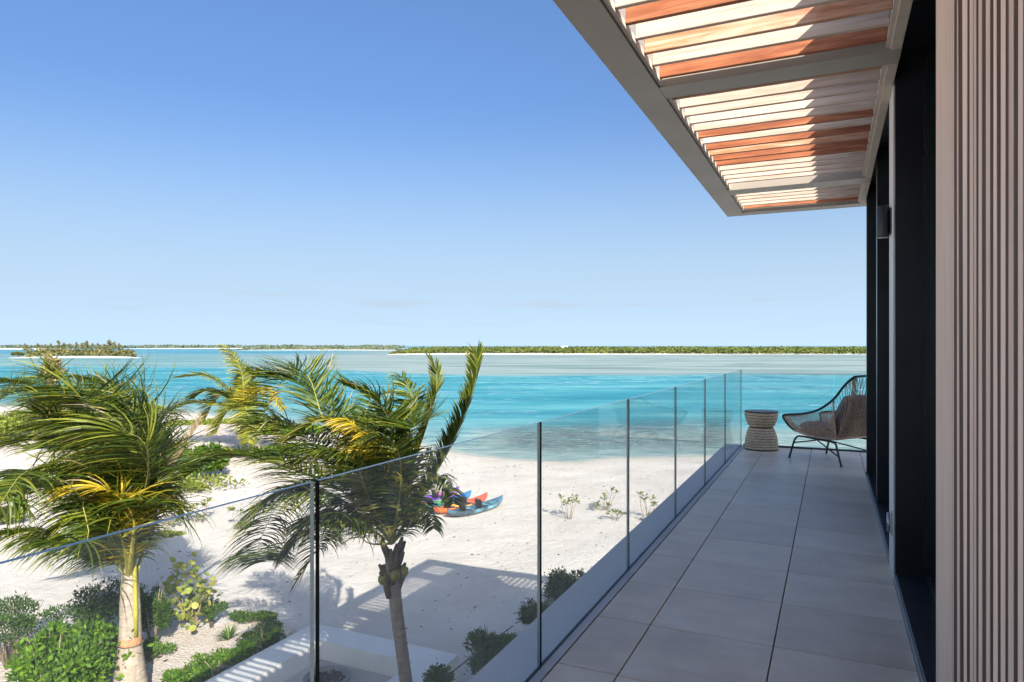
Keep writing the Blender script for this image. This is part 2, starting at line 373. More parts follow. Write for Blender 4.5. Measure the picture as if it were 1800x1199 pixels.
M['dark_leaf'] = leaf_mat('dark_shrub_leaf', (.018, .042, .008), (.045, .09, .016), (.10, .16, .032), .55, .2, .15)
M['grape_leaf'] = leaf_mat('sea_grape_leaf', (.14, .19, .035), (.27, .33, .055), (.44, .40, .09), .5, .35)
M['beach_leaf'] = leaf_mat('beach_plant_leaf', (.07, .11, .014), (.17, .21, .028), (.34, .35, .06), .5, .35)
M['casuarina'] = leaf_mat('casuarina_needles', (.10, .09, .035), (.20, .17, .065), (.33, .27, .12), .8, .3, .2)
M['isle_leaf'] = leaf_mat('island_tree_needles', (.06, .068, .028), (.13, .13, .05), (.25, .22, .09), .85, .2, .1)
M['scrub_leaf'] = leaf_mat('island_scrub_leaf', (.042, .062, .018), (.085, .11, .028), (.17, .18, .055), .85, .2, .1)
M['far_leaf'] = leaf_mat('far_scrub_leaf', (.06, .085, .06), (.10, .13, .085), (.16, .18, .12), .9, .1, .1)
M['trunk'] = plain('brown_trunk', (.12, .09, .065), .9, 0, .1, .3, 8)
M['stem'] = plain('shrub_stem', (.20, .15, .10), .85, 0, .2, .3, 10)
M['far_sand'] = plain('far_sand', (.62, .57, .49), .95, 0, .1, .08, .05)

# ------------------------------------------------------------------ beach and sea
shore_px = [(-900,704),(-300,709),(0,715),(190,716),(255,733),(300,723),(345,727),(430,741),(540,750),(640,765),(740,785),(820,800),(900,809),(1012,814),(1080,806),(1150,805),(1250,803),(1400,801),(1800,800),(2600,798)]
SH = np.array([on(x, y, SEA)[:2] for x, y in shore_px])
SH = np.vstack([SH[0] + (SH[0]-SH[1])*3, SH, SH[-1] + (SH[-1]-SH[-2])*6])
def shore_dist(P):                          # + inland, - seaward
    best = np.full(len(P), 1e9)
    for a, b in zip(SH[:-1], SH[1:]):
        ab = b-a; t = np.clip(((P-a)@ab)/(ab@ab), 0, 1); q = a+t[:,None]*ab; best = np.minimum(best, np.hypot(*(P-q).T))
    poly = np.vstack([SH, [[400,-400],[-900,-400]]]); ins = np.zeros(len(P), bool); n = len(poly)
    for i in range(n):
        a, b = poly[i], poly[(i+1)%n]; c = (a[1] > P[:,1]) != (b[1] > P[:,1])
        with np.errstate(divide='ignore', invalid='ignore'): xx = (b[0]-a[0])*(P[:,1]-a[1])/(b[1]-a[1]+1e-12)+a[0]
        ins ^= c & (P[:,0] < xx)
    return np.where(ins, best, -best)
def vnoise(P, s, seed=0):                   # smooth value noise
    r = np.random.default_rng(seed).random((64, 64)); x = P[:,0]/s+1000; y = P[:,1]/s+1000
    i = np.floor(x).astype(int); j = np.floor(y).astype(int); u = x-i; v = y-j; u = u*u*(3-2*u); v = v*v*(3-2*v)
    g = lambda a, b: r[a % 64, b % 64]
    return (g(i,j)*(1-u)+g(i+1,j)*u)*(1-v)+(g(i,j+1)*(1-u)+g(i+1,j+1)*u)*v
def grid_quads(nx, ny):
    i = np.arange(nx*ny).reshape(ny, nx); return np.stack([i[:-1,:-1], i[:-1,1:], i[1:,1:], i[1:,:-1]], -1).reshape(-1, 4)
def put_attr(me, name, v):
    a = me.attributes.new(name, 'FLOAT', 'POINT'); a.data.foreach_set('value', np.asarray(v, np.float32))

xs = np.concatenate([np.arange(-150, -60, 2.5), np.arange(-60, 12, .3), np.arange(12, 120, 4)]); ys = np.concatenate([np.arange(-60, 4, 3), np.arange(4, 70, .3), np.arange(70, 130, 2)])
gx, gy = np.meshgrid(xs, ys); P = np.stack([gx.ravel(), gy.ravel()], 1); D = shore_dist(P)
def sand_z(P, D):
    n = (vnoise(P, 6, 1)-.5)*.16 + (vnoise(P, 1.7, 2)-.5)*.07 + (vnoise(P, .7, 3)-.5)*.035
    near = np.clip((P[:,1]-13)/8, 0, 1)
    z = np.where(D > 0, SEA + (SAND-SEA)*(1-np.exp(-D/5.0)), SEA + np.maximum(D*.07, -3))
    lat = P@RV[:2]; dep = P@FV[:2]
    dune = np.exp(-((lat+24)/9)**2-((dep-54)/10)**2)*.5
    return z + n*np.clip(D/3, 0, 1)*(.25+.75*near) + dune*np.clip(D/4, 0, 1)
Z = sand_z(P, D)
def sand_at(x, y):
    p = np.array([[x, y]]); return float(sand_z(p, shore_dist(p))[0])
me = np_mesh('beach', np.column_stack([P, Z]), grid_quads(len(xs), len(ys)), M['sand'], smooth=True)
put_attr(me, 'wet', np.clip(1-D/2.4, 0, 1))
lat = P@RV[:2]; dep = P@FV[:2]
put_attr(me, 'scrub', np.clip(1.3-np.hypot((lat+21)/17, (dep-56)/16), 0, 1))
tag(link('beach', me), kind='structure')

# the sea: one graded sheet out past the horizon, with its depth and seabed patches
ds = np.concatenate([np.arange(26, 80, .6), 80*1.018**np.arange(0, 340)]); ds = ds[ds < 40000]; an = np.linspace(-1.7, 1.9, 260)
dd_, aa = np.meshgrid(ds, an, indexing='ij'); L_ = (dd_*aa).ravel(); D_ = dd_.ravel()
PX = np.outer(L_, RV[:2]) + np.outer(D_, FV[:2]); sd = shore_dist(PX)
row = 608 + (EYE[2]-SEA)*1200/D_; pxx = 900 + 1200*L_/D_
sm = lambda x, a, b: (lambda t: t*t*(3-2*t))(np.clip((x-a)/(b-a), 0, 1))
wob = (vnoise(PX/np.maximum(D_, 60)[:,None]*200, 26, 5)-.5); wob2 = (vnoise(PX, 40, 6)-.5)
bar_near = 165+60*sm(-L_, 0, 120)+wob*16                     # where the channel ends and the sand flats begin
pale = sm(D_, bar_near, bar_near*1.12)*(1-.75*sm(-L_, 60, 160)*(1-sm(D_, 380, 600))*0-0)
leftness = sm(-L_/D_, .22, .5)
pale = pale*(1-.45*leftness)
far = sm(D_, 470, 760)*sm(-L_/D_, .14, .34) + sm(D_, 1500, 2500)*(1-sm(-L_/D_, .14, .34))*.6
shal = np.exp(-np.clip(-sd, 0, None)/7.5)*1.0
shal = np.maximum(shal, .85*sm(-D_, -66, -56)*sm(pxx, 740, 860))
shal = np.clip(shal*(1-.0*leftness), 0, 1)
weed = np.clip(sm(pxx, 830, 930)*(1-sm(pxx, 1240, 1330))*sm(-sd, 1.5, 7)*(1-sm(D_, 58+wob2*14, 70+wob2*14)), 0, 1)
chan = np.clip(sm(-sd, 10, 20)*(1-pale), 0, 1)
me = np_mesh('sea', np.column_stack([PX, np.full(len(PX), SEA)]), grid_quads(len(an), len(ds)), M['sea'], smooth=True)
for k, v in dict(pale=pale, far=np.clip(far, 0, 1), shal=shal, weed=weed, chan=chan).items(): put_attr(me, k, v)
tag(link('sea', me), kind='structure')

# ------------------------------------------------------------------ leaf scatter
def leaf_quads(c, a, w, fold=0.0):
    """diamond leaves: centre c, half-length vectors a, half-width vectors w"""
    n = len(c); V = np.empty((n, 4, 3)); up = np.cross(a, w); up /= np.linalg.norm(up, axis=1, keepdims=True)+1e-9
    wl_ = np.linalg.norm(w, axis=1, keepdims=True)
    V[:,0] = c-a; V[:,1] = c+w+up*wl_*fold; V[:,2] = c+a; V[:,3] = c-w+up*wl_*fold
    return V.reshape(-1, 3), np.arange(n*4).reshape(n, 4)
def unit(v): return v/(np.linalg.norm(v, axis=-1, keepdims=True)+1e-9)
def bush_mesh(name, n, size, radii, leaf, mat, lumps=9, aspect=.45, r=None, flat=.25, up=.4, inner=.45):
    r = r or rng; R_ = np.array(radii)
    lc = unit(r.normal(size=(lumps, 3)))*r.uniform(.35, .85, (lumps, 1)); lc[:,2] = np.abs(lc[:,2])*.9-.25; lr = r.uniform(.22, .5, lumps)
    k = r.integers(0, lumps, n); d = unit(r.normal(size=(n, 3))); rad = lr[k]*r.uniform(inner, 1.05, n)**.6
    p = lc[k]+d*(rad*np.where(r.random(n) < .14, r.uniform(1.05, 1.5, n), 1))[:,None]; p = p*R_
    a = unit(d+up*np.array([0,0,1])+r.normal(size=(n,3))*.55); w = unit(np.cross(a, d+r.normal(size=(n,3))*.4))
    s = size*r.uniform(.65, 1.3, (n, 1))
    V, Q = leaf_quads(p, a*s*.5, w*s*.5*aspect, flat)
    t = np.clip(.45+r.normal(size=n)*.2+.0*p[:,2], 0, 1)
    return np_mesh(name, V, Q, mat, tint=t)
def twigs(name, radii, n, mat, r0=.02):
    b = MB()
    for i in range(n):
        q = random.uniform(0, 6.28); s = random.uniform(.3, .75)
        tip = np.array([math.cos(q)*radii[0]*s, math.sin(q)*radii[1]*s, radii[2]*random.uniform(-.1, .6)])
        base = np.array([math.cos(q)*radii[0]*.12, math.sin(q)*radii[1]*.12, -radii[2]*1.0]); mid = (tip+base)/2+np.array([0,0,radii[2]*.15])
        b.tube([base, mid, tip], [r0, r0*.8, r0*.4], 5)
    return b.mesh(name, mat)
def shrub(name, px, py, d, pr, ph, label, mat, n, leaf, cat='shrub', depth=None, group=None, lumps=9, aspect=.45, ground=SAND, twig=7, twr=.02, **kw):
    """pr, ph: half-width and half-height in photo pixels at distance d"""
    pr *= 1.12; ph *= 1.08; c = at(px, py, d); rx = pr*d/1200; rz = ph*d/1200; ry = depth or rx
    base = max(c[2]-rz, ground)
    rt = empty(name, (c[0], c[1], ground), TH, label=label, cat=cat, group=group)
    n = int(n*1.7)
    f = link('foliage', bush_mesh('foliage', n, leaf, (rx, ry, rz), leaf, mat, lumps, aspect, **kw), rt, (0, 0, c[2]-ground)); f['kind'] = 'stuff'
    b = MB(); 
    for i in range(twig):
        q = random.uniform(0, 6.28); s = random.uniform(.2, .7)
        tip = (math.cos(q)*rx*s, math.sin(q)*ry*s, c[2]-ground+rz*random.uniform(-.1, .7))
        b.tube([(math.cos(q)*rx*.1, math.sin(q)*ry*.1, 0), (tip[0]*.5, tip[1]*.5, tip[2]*.55), tip], [twr, twr*.8, twr*.4], 5)
    b.build('stem', M['stem'], rt)
    return rt

# ------------------------------------------------------------------ islands and far land
def strip_isle(name, x0, x1, ybase, depth, h, mat, n=60, kind='structure'):
    """low sandy island: near shore seen from x0 to x1 at row ybase"""
    D0 = (EYE[2]-SEA)*1200/(ybase-608); b = MB(); vs_ = []; rows = 5
    for i in range(n+1):
        f = i/n; l = ((x0+(x1-x0)*f)-900)/1200*D0; e = math.sin(math.pi*f)**.35 if 0 < f < 1 else 0
        wv = (random.random()-.5)*D0*.012
        for j in range(rows):
            g = j/(rows-1); dd = D0+wv+(g-.5*(1-e))*depth*e+ (0 if e else depth*.3); z = SEA-.3+(h+.3)*math.sin(math.pi*min(1, g*1.05+.0))**.6*e if 0 < g < 1 else SEA-.3
            p = EYE+l*RV+dd*FV; vs_.append((p[0], p[1], z))
    fs = [(i*rows+j, (i+1)*rows+j, (i+1)*rows+j+1, i*rows+j+1) for i in range(n) for j in range(rows-1)]
    b.add(vs_, fs, 0, True); return tag(b.build(name, mat), kind=kind), D0
def scrub_mass(name, x0, x1, ybase, inset, depth, h, size, n, mat, taper=.04, aspect=.7, hv=.5):
    D0 = (EYE[2]-SEA)*1200/(ybase-608)+inset; f = rng.random(n); g = rng.random(n)**1.4
    e = np.clip(np.minimum(f, 1-f)/taper, 0, 1)**.5
    l = ((x0+(x1-x0)*f)-900)/1200*D0; dd = D0+g*depth*np.maximum(e, .15); B = EYE[:2]+np.outer(l, RV[:2])+np.outer(dd, FV[:2])
    hh = h*e*(1-hv/2+hv*(vnoise(B, size*4, 11)-.3))*(.55+.45*np.clip(g*4, 0, 1)); z = SEA+.3+hh*rng.uniform(.15, 1, n)**.7
    nn = unit(rng.normal(size=(n,3))+np.array([0,0,.5])-.5*np.append(FV[:2], 0)); a = unit(np.cross(nn, rng.normal(size=(n,3)))); w = np.cross(nn, a)
    s = size*rng.uniform(.5, 1.3, (n, 1)); V, Q = leaf_quads(np.column_stack([B, z]), a*s*.5, w*s*.5*aspect, .2)
    t = np.clip(.2+.6*vnoise(B, size*3, 12)+rng.normal(size=n)*.16, 0, 1)
    o = link(name, np_mesh(name, V, Q, mat, tint=t)); return o

strip_isle('scrub_island', 672, 2300, 623.2, 260, 2.0, M['far_sand'], 110)
tag(scrub_mass('island_scrub', 684, 2290, 623.2, 14, 230, 6.0, 2.7, 46000, M['scrub_leaf'], .02), 'low green scrub covering the long flat island across the lagoon', 'scrub', kind='stuff')
strip_isle('sand_islet', 410, 700, 615.8, 160, 1.0, M['far_sand'], 40)
tag(scrub_mass('islet_scrub', 415, 700, 615.6, 10, 120, 4.2, 5, 3500, M['far_leaf'], .1, hv=1.2), 'thin dark scrub on the small islet near the horizon', 'scrub', kind='stuff')
strip_isle('distant_shore', 205, 480, 613.2, 300, 1.6, M['far_sand'], 40)
strip_isle('distant_shore', -700, 120, 614.2, 300, 2.5, M['far_sand'], 40)
tag(scrub_mass('distant_woodland', -700, 700, 611.6, 30, 500, 9.5, 12, 9000, M['far_leaf'], .02, hv=1.0), 'dark line of woodland along the horizon at the left', 'woodland', kind='stuff')

# wooded island with casuarinas at the left
strip_isle('wooded_island', 14, 242, 629.3, 26, .9, M['far_sand'], 50)
def casuarina_mesh(name, n, h, w, seed, mat, size):
    r = np.random.default_rng(seed); nb = 26
    bz = r.uniform(.12, .97, nb); bq = r.uniform(0, 6.28, nb); bl = w*(1.02-bz**1.5)*r.uniform(.6, 1.15, nb)
    k = r.integers(0, nb, n); u = r.random(n)**.7
    p = np.column_stack([np.cos(bq[k])*bl[k]*u, np.sin(bq[k])*bl[k]*u, h*(bz[k]+.16*u*(.6+.4*np.sin(bq[k]*3)))])+r.normal(size=(n,3))*h*np.array([.018,.018,.022])
    a = unit(np.column_stack([np.cos(bq[k])*.5, np.sin(bq[k])*.5, np.full(n, .9)])+r.normal(size=(n,3))*.5); wv = unit(np.cross(a, r.normal(size=(n,3))))
    s = size*r.uniform(.5, 1.3, (n,1)); V, Q = leaf_quads(p, a*s*.5, wv*s*.5*.28, .1)
    return np_mesh(name, V, Q, mat, tint=np.clip(.25+.35*bz[k]+r.normal(size=n)*.18, 0, 1))
def trunk_mesh(h, r0, lean=.05):
    b = MB(); b.tube([(0,0,-.5), (lean*h*.3,0,h*.35), (lean*h,0,h*.9)], [r0, r0*.7, r0*.2], 6); return b.mesh('trunk', M['trunk'])
cm = [casuarina_mesh('crown', 1700, 1, .56, 40+i, M['isle_leaf'], .085) for i in range(4)]; tm_ = trunk_mesh(1, .02)
isle_D = (EYE[2]-SEA)*1200/(628-608)
proto = None
tops = [(44,604),(55,608),(66,605),(79,607),(90,604),(103,600),(112,604),(122,606),(133,602),(145,604),(153,601),(163,605),(172,603),(183,606),(192,599),(201,603),(208,604),(216,610),(224,615)]
for i, (x, y) in enumerate(tops):
    d = isle_D+random.uniform(2, 14); p = at(x, y, d); b0 = SEA+.6; h = p[2]-b0
    if proto is None:
        o = empty('casuarina_tree'); tag(o, 'grey green casuarina in the grove on the small wooded island', 'tree', 'casuarinas on the wooded island')
        proto = o; link('crown', cm[0], o); link('trunk', tm_, o)
    else: o = copy_tree(proto)
    for ch in o.children:
        if ch.name.startswith('crown'): ch.data = cm[i % 4]
    o.location = (p[0], p[1], b0); o.rotation_euler = (0, 0, random.uniform(0, 6.28)); o.scale = (h*.9, h*.9, h*1.0)
    o['label'] = {0: 'leftmost casuarina of the grove on the small wooded island', 14: 'tallest dark spiky casuarina near the right end of the wooded island', 5: 'tall pale casuarina left of the middle of the wooded island', 18: 'last low casuarina at the right tip of the wooded island'}.get(i, 'grey green casuarina in the grove on the small wooded island')
tag(scrub_mass('shore_scrub', 46, 236, 628.4, 3, 9, 5.0, 1.6, 2600, M['isle_leaf'], .08, hv=.6), 'dense undergrowth beneath the casuarinas on the wooded island', 'undergrowth', kind='stuff')
p = at(31, 622, isle_D-2); rt = empty('mangrove_bush', (p[0], p[1], SEA), label='low round dark green bush at the left tip of the wooded island', cat='bush')
f = link('foliage', bush_mesh('foliage', 900, .9, (5, 3, 2.6), .9, M['scrub_leaf'], 10, .6), rt, (0, 0, 2.3)); f['kind'] = 'stuff'
link('stem', twigs('stem', (4, 2.5, 2), 6, M['stem'], .1), rt, (0, 0, 2.0))
# white house on the scrub island
p = at(992, 609.4, 700); rt = empty('house', (p[0], p[1], SEA+4.5), TH, label='tiny white house among the scrub on the long island', cat='house')
b = MB(); b.box(-3, 3, -2, 2, -3, 1.4); b.build('wall', M['paper'], rt)
b = MB(); b.add([(-3.3,-2.4,1.4),(3.3,-2.4,1.4),(3.3,2.4,1.4),(-3.3,2.4,1.4),(-3.3,0,2.6),(3.3,0,2.6)], [(0,1,5,4),(2,3,4,5),(0,4,3),(1,2,5),(3,2,1,0)]); b.build('roof', M['paper'], rt)
del b

# ------------------------------------------------------------------ the house: balcony floor
FX0, FX1 = -1.135, .345
slab = MB(); slab.box(-1.21, 1.4, -2.2, 10.62, -.34, -.022); o = slab.build('balcony_slab', M['grout']); tag(o, kind='structure')
floor = empty('balcony_floor', (0, 0, 0), kind='structure')
tiles = {}
def tile(x0, x1, y0, y1):
    key = (round(x1-x0, 3), round(y1-y0, 3))
    if key not in tiles:
        b = MB(); b.box(-key[0]/2, key[0]/2, -key[1]/2, key[1]/2, -.02, 0, 0, .0012); tiles[key] = b.mesh('tile', M['tile'])
    o = link('tile', tiles[key], floor, ((x0+x1)/2, (y0+y1)/2, random.uniform(-.0006, .0006)))
jy = [3.52+.6*k for k in range(-9, 12)]
ys_t = [y for y in jy if -2 < y < 10.5]+[10.52]
for a, b_ in zip(ys_t[:-1], ys_t[1:]):
    for x0, x1 in ((FX0, -.857), (-.851, -.258), (-.252, .345)):
        tile(x0, x1, a+.0034, b_-.0034)
    if a > 8.5: tile(.351, .945, a+.0034, b_-.0034)
# outer ledge, one stone per 1.48 m
for k in range(9):
    y0 = -2.05+1.485*k; y1 = min(y0+1.482, 10.62)
    bb = MB(); bb.box(-1.455, -1.216, y0, y1, -.075, -.03, 0, .002); o = bb.build('coping_stone', M['ledge'], floor)
bb = MB(); bb.box(-1.44, -1.42, -2.2, 10.62, -.34, -.076); bb.build('fascia', M['ledge'], floor)
bb = MB(); bb.box(-1.455, 1.4, 10.575, 10.70, -.075, -.03, 0, .002); bb.build('coping_stone', M['ledge'], floor)

# ------------------------------------------------------------------ glass railing
rail = empty('glass_railing', (-1.2, 4, 0), label='frameless clear glass railing along the outer edge of the balcony', cat='railing')
RTOP = 1.104
def pane(p0, p1, th_=.0065, end_m=(2, 2)):
    """an upright pane from p0 to p1 (ends), both faces clear, dark cut edges"""
    p0 = np.array(p0, float); p1 = np.array(p1, float); t = p1-p0; t /= np.linalg.norm(t); nrm = np.array([-t[1], t[0]])*th_
    z0, z1 = -.05, RTOP; b = MB(); c = [p0-nrm, p1-nrm, p1+nrm, p0+nrm]; c3 = [(x, y, z0) for x, y in c]+[(x, y, z1) for x, y in c]
    b.add(c3, [(0,1,5,4)], 0); b.add(c3, [(2,3,7,6)], 0); b.add(c3, [(4,5,6,7)], 1); b.add(c3, [(1,2,6,5)], end_m[1]); b.add(c3, [(3,0,4,7)], end_m[0]); b.add(c3, [(0,3,2,1)], 1)
    m = b.mesh('pane', [M['glass'], M['glass_top'], M['glass_edge'], M['glass_end']])
    o = link('pane', m); o.parent = rail; o.matrix_parent_inverse = Matrix.Translation((1.2, -4, 0)); return o
ends = [-1.60, -.115]+[1.37+1.485*k for k in range(6)]+[10.46]
for k, (a, b_) in enumerate(zip(ends[:-1], ends[1:])):
    pane((-1.2, a+.010), (-1.2, b_-.010), end_m=(2, 3))
pane((-1.185, 10.47), (.02, 10.47), end_m=(3, 3)); pane((.036, 10.47), (1.25, 10.47), end_m=(3, 2))
def rpart(name, b, m): 
    o = link(name, b.mesh(name, m)); o.parent = rail; o.matrix_parent_inverse = Matrix.Translation((1.2, -4, 0)); return o
b = MB(); b.box(-1.1915, -1.185, -2, 10.45, -.02, .004); rpart('gasket', b, M['sill'])
b = MB(); b.box(-1.1845, -1.141, -2, 10.45, -.02, .002); rpart('channel', b, M['channel'])
b = MB(); b.box(-1.2155, -1.2075, -2, 10.45, -.03, -.006); rpart('outer_channel', b, M['channel'])
b = MB(); b.box(-1.17, 1.25, 10.53, 10.575, -.03, .012); b.box(-1.17, 1.25, 10.44, 10.458, -.02, .02); rpart('end_channel', b, M['sill'])

# ------------------------------------------------------------------ the house walls
house = empty('house', (.345, 4, 0), label='house with dark framed glass doors and a striped timber clad wall beside the balcony', cat='house')
def hpart(name, b, m, par=None):
    o = link(name, b.mesh(name, m)); o.parent = par or house
    if par is None: o.matrix_parent_inverse = Matrix.Translation((-.345, -4, 0))
    return o
ZS = 3.2                                     # door head
b = MB(); b.box(-.95, 1.38, -2.1, 10.5, SAND, -.345); b.box(1.405, 12, -6, 10.5, SAND, -.35); hpart('lower_wall', b, M['white'])
b = MB(); b.box(1.41, 12, -6, 7.4, -.345, 3.2); b.box(.62, 1.405, -6, 2.8, 0, 3.2); hpart('inner_wall', b, M['house_int'])
# pier between the openings and the end post
b = MB(); b.box(.345, .62, 4.83, 5.16, .0, ZS); hpart('pier', b, M['white'])
b = MB(); b.box(.350, .62, 4.765, 4.825, .06, ZS, 0, .002); b.box(.352, .62, 5.165, 5.21, .06, ZS); hpart('door_frame', b, M['black'])
b = MB(); b.box(.366, .62, 6.90, 7.02, .055, ZS, 0, .002); hpart('door_post', b, M['black'])
b = MB(); b.box(.345, 1.40, 8.38, 8.50, .0, ZS+.1, 0, .003); hpart('end_post', b, M['black'])
b = MB(); b.box(1.29, 1.40, 7.5, 8.375, 0, ZS); hpart('return_wall', b, M['black'])
for (y0, y1) in ((2.9, 4.76), (5.215, 6.895), (7.025, 8.375)):
    b = MB(); b.box(.515, .535, y0, y1, .075, ZS-.06); g = hpart('glass_door', b, M['door_glass'])
    b = MB(); b.box(.500, .55, y0, y0+.06, .062, ZS); b.box(.500, .55, y1-.06, y1, .062, ZS); b.box(.501, .55, y0+.061, y1-.061, .062, .13); hpart('door_stile', b, M['black'], g)
b = MB(); b.box(.352, .63, 2.7, 4.76, .0, .06, 0, .002); b.box(.352, .63, 5.165, 8.375, 0, .055, 0, .002); sl = hpart('sill', b, M['sill'])
b = MB(); b.box(.3462, .3515, 2.0, 4.825, .001, .05); b.box(.3462, .3515, 5.163, 8.375, .001, .045); hpart('sill_edge', b, M['trim'], sl)
b = MB(); b.box(.353, .63, 2.6, 4.825, ZS, ZS+.095); b.box(.353, .63, 5.165, 8.37, ZS, ZS+.095); hpart('door_head', b, M['black'])
b = MB(); b.box(.64, 1.40, 2.81, 8.3, -.02, .0); hpart('inner_floor', b, M['house_int'])
# roof and its edge above the pergola
b = MB(); b.box(.352, 1.3, -6, 8.38, 3.30, 3.515); b.box(1.31, 12, -6, 7.45, 3.21, 3.50); hpart('roof', b, M['roofing'])

# striped cladding: narrow pale timber laths, brown strips filling the gaps between
b = MB(); b.box(.3455, .385, 2.555, 2.925, -.02, 3.3, 0, .002); hpart('corner_board', b, M['lath_pale'])
b = MB(); b.box(.386, .62, -.5, 2.92, -.02, 3.3); hpart('cladding_backing', b, M['cladding_brown'])
def px_y(px): 
    d = 1200*.345/(CT*(px-1462)); return (d+.345*ST)/CT
edges = [(1667.5,0),(1671,1),(1673.5,0),(1677,1),(1682,0),(1686,1),(1693.5,0),(1699.5,1),(1704.5,0),(1710.5,1),(1711.8,0),(1715.7,1),(1720.5,0),(1726.5,1),(1732,0),(1738.7,1),(1746,0),(1752.7,1),(1760,0),(1766.5,1),(1772.5,0),(1780,1),(1789,0),(1797,1),(1806,0),(1817,1),(1829,0),(1843,1),(1860,0),(1880,1)]
def lath(y0, y1, x0, mat, t0, t1, w0, w1):
    b = MB(); zb, zt = -.02, 3.3; K = 7; vs_ = []
    ph = random.uniform(0, 6.28)
    for i in range(K):
        f = i/(K-1); z = zb+(zt-zb)*f; wv = .0012*math.sin(ph+f*5)
        a = y0+t0*(1-f)+t1*f+wv; c = y1+w0*(1-f)+w1*f+wv
        vs_ += [(x0, a, z), (x0, c, z), (.3855, c, z), (.3855, a, z)]
    fs = [(0,1,2,3), tuple((K-1)*4+j for j in (3,2,1,0))]
    for i in range(K-1):
        for j in range(4): fs.append((i*4+j, (i+1)*4+j, (i+1)*4+(j+1)%4, i*4+(j+1)%4))
    b.add(vs_, fs); return hpart('lath', b, mat)
Y = [(px_y(e), k) for e, k in edges]
prev = (random.uniform(-.004, .004), random.uniform(-.004, .004))
tilt = [(random.gauss(0, .006), random.gauss(0, .006)) for _ in Y]
tilt[5] = (-.02, .035); tilt[6] = (-.008, .03); tilt[7] = (.01, -.01)
for i in range(len(Y)-1):
    hi, lo = Y[i][0], Y[i+1][0]; k = Y[i][1]
    lath(lo+.0006, hi-.0006, (.345+random.uniform(-.0004, .0004)) if k == 0 else .3458, M['lath_pale'] if k == 0 else M['cladding_brown'], tilt[i+1][0], tilt[i+1][1], tilt[i][0], tilt[i][1])

# wall lamp and door hinge plate
lamp = empty('wall_lamp', (.30, 5.0, 2.25), label='dark cylindrical wall lamp on the white pier between the doors', cat='wall lamp')
b = MB(); b.lathe([(.036, -.10), (.038, -.095), (.038, .095), (.036, .10)], 24, (0,0,0), 0, True, True); b.build('lamp_body', M['lamp_metal'], lamp)
b = MB(); b.box(.036, .0445, -.05, .05, -.08, .08, 0, .002); b.build('mounting_plate', M['lamp_metal'], lamp)
b = MB(); b.lathe([(.028, -.1005), (.028, -.1045)], 20, (0,0,0), 0, True, True); b.build('lens', M['steel'], lamp)
hin = empty('door_catch', (.338, 4.93, .33), label='small steel door catch low on the white pier', cat='door catch')
b = MB(); b.box(-.004, .0065, -.035, .035, -.07, .07, 0, .002); b.build('back_plate', M['steel'], hin)
b = MB(); b.tube([(-.014, .012, -.06), (-.014, .012, .06)], .009, 10); b.tube([(-.012, -.018, -.03), (-.012, -.018, .03)], .007, 10); b.build('pin', M['steel'], hin)

# ------------------------------------------------------------------ pergola
PZ = 3.06                                     # underside above the floor
perg = empty('pergola', (-.4, 4, PZ), label='slatted timber sunshade with a taupe metal frame over the balcony', cat='pergola')
def ppart(name, b, m): 
    o = link(name, b.mesh(name, m)); o.parent = perg; o.matrix_parent_inverse = Matrix.Translation((.4, -4, -PZ)); return o
FH = .235
b = MB(); b.box(-1.18, -.978, -2.0, 8.862, PZ, PZ+FH, 0, .003); ppart('outer_beam', b, M['fascia'])
b = MB(); b.box(-.9775, 7.0, 8.665, 8.8615, PZ+.0005, PZ+FH-.0005); ppart('end_beam', b, M['fascia'])
for (y0, y1) in ((7.36, 7.60), (4.25, 4.46), (1.15, 1.36), (-1.95, -1.74)):
    b = MB(); b.box(-.9775, .3445, y0, y1, PZ+.001, PZ+FH-.001); ppart('cross_beam', b, M['fascia'])
bays = ((7.60, 8.665), (4.46, 7.36), (1.36, 4.25), (-1.74, 1.15))
for (y0, y1) in bays:
    b = MB(); b.box(-.977, -.952, y0+.0005, y1-.0005, PZ+.012, PZ+.045); ppart('slat_ledge', b, M['rim'])
    b = MB(); b.box(.290, .344, y0+.0005, y1-.0005, PZ+.002, PZ+FH-.004, 0, .002); b.box(.268, .2895, y0+.0005, y1-.0005, PZ+.015, PZ+.05); ppart('wall_rail', b, M['rim'])
sm_ = {}
def slat(x0, x1, yc, kind, along=0, z0=PZ+.028, hgt=.083, th_=.030):
    key = (round(x1-x0, 3), kind, along)
    if key not in sm_:
        b = MB(); h = key[0]/2
        if along == 0: b.box(-h, h, -th_/2, th_/2, 0, hgt, 0, .003)
        else: b.box(-th_/2, th_/2, -h, h, 0, hgt, 0, .003)
        sm_[key] = b.mesh('slat', M[kind])
    o = link('slat', sm_[key]); o.parent = perg; o.matrix_parent_inverse = Matrix.Translation((.4, -4, -PZ))
    o.location = ((x0+x1)/2, yc, z0+random.uniform(-.002, .002)) if along == 0 else (yc, (x0+x1)/2, z0)
p_, r_, x_ = 'pale_wood', 'red_wood', 'mixed_wood'
SX0, SX1 = -.950, .2675
bay1 = [r_, p_, r_, p_, x_, p_, r_]            # from the beam back towards the house front
for k in range(15): slat(SX0, SX1, 4.166-.19*k, bay1[::-1][k] if k < 7 else random.choice([p_, r_, x_]))
for k in range(15): slat(SX0, SX1, 1.06-.19*k, random.choice([p_, p_, r_]))
bay2 = [x_, p_, p_, p_, p_, r_, p_, r_, x_, r_, r_, p_, p_, p_, p_]
for k in range(15): slat(SX0, SX1, 4.57+.186*k, bay2[k])
bay3 = [x_, p_, p_, p_, p_, r_]
for k in range(6): slat(SX0, SX1, 7.68+.178*k, bay3[k])
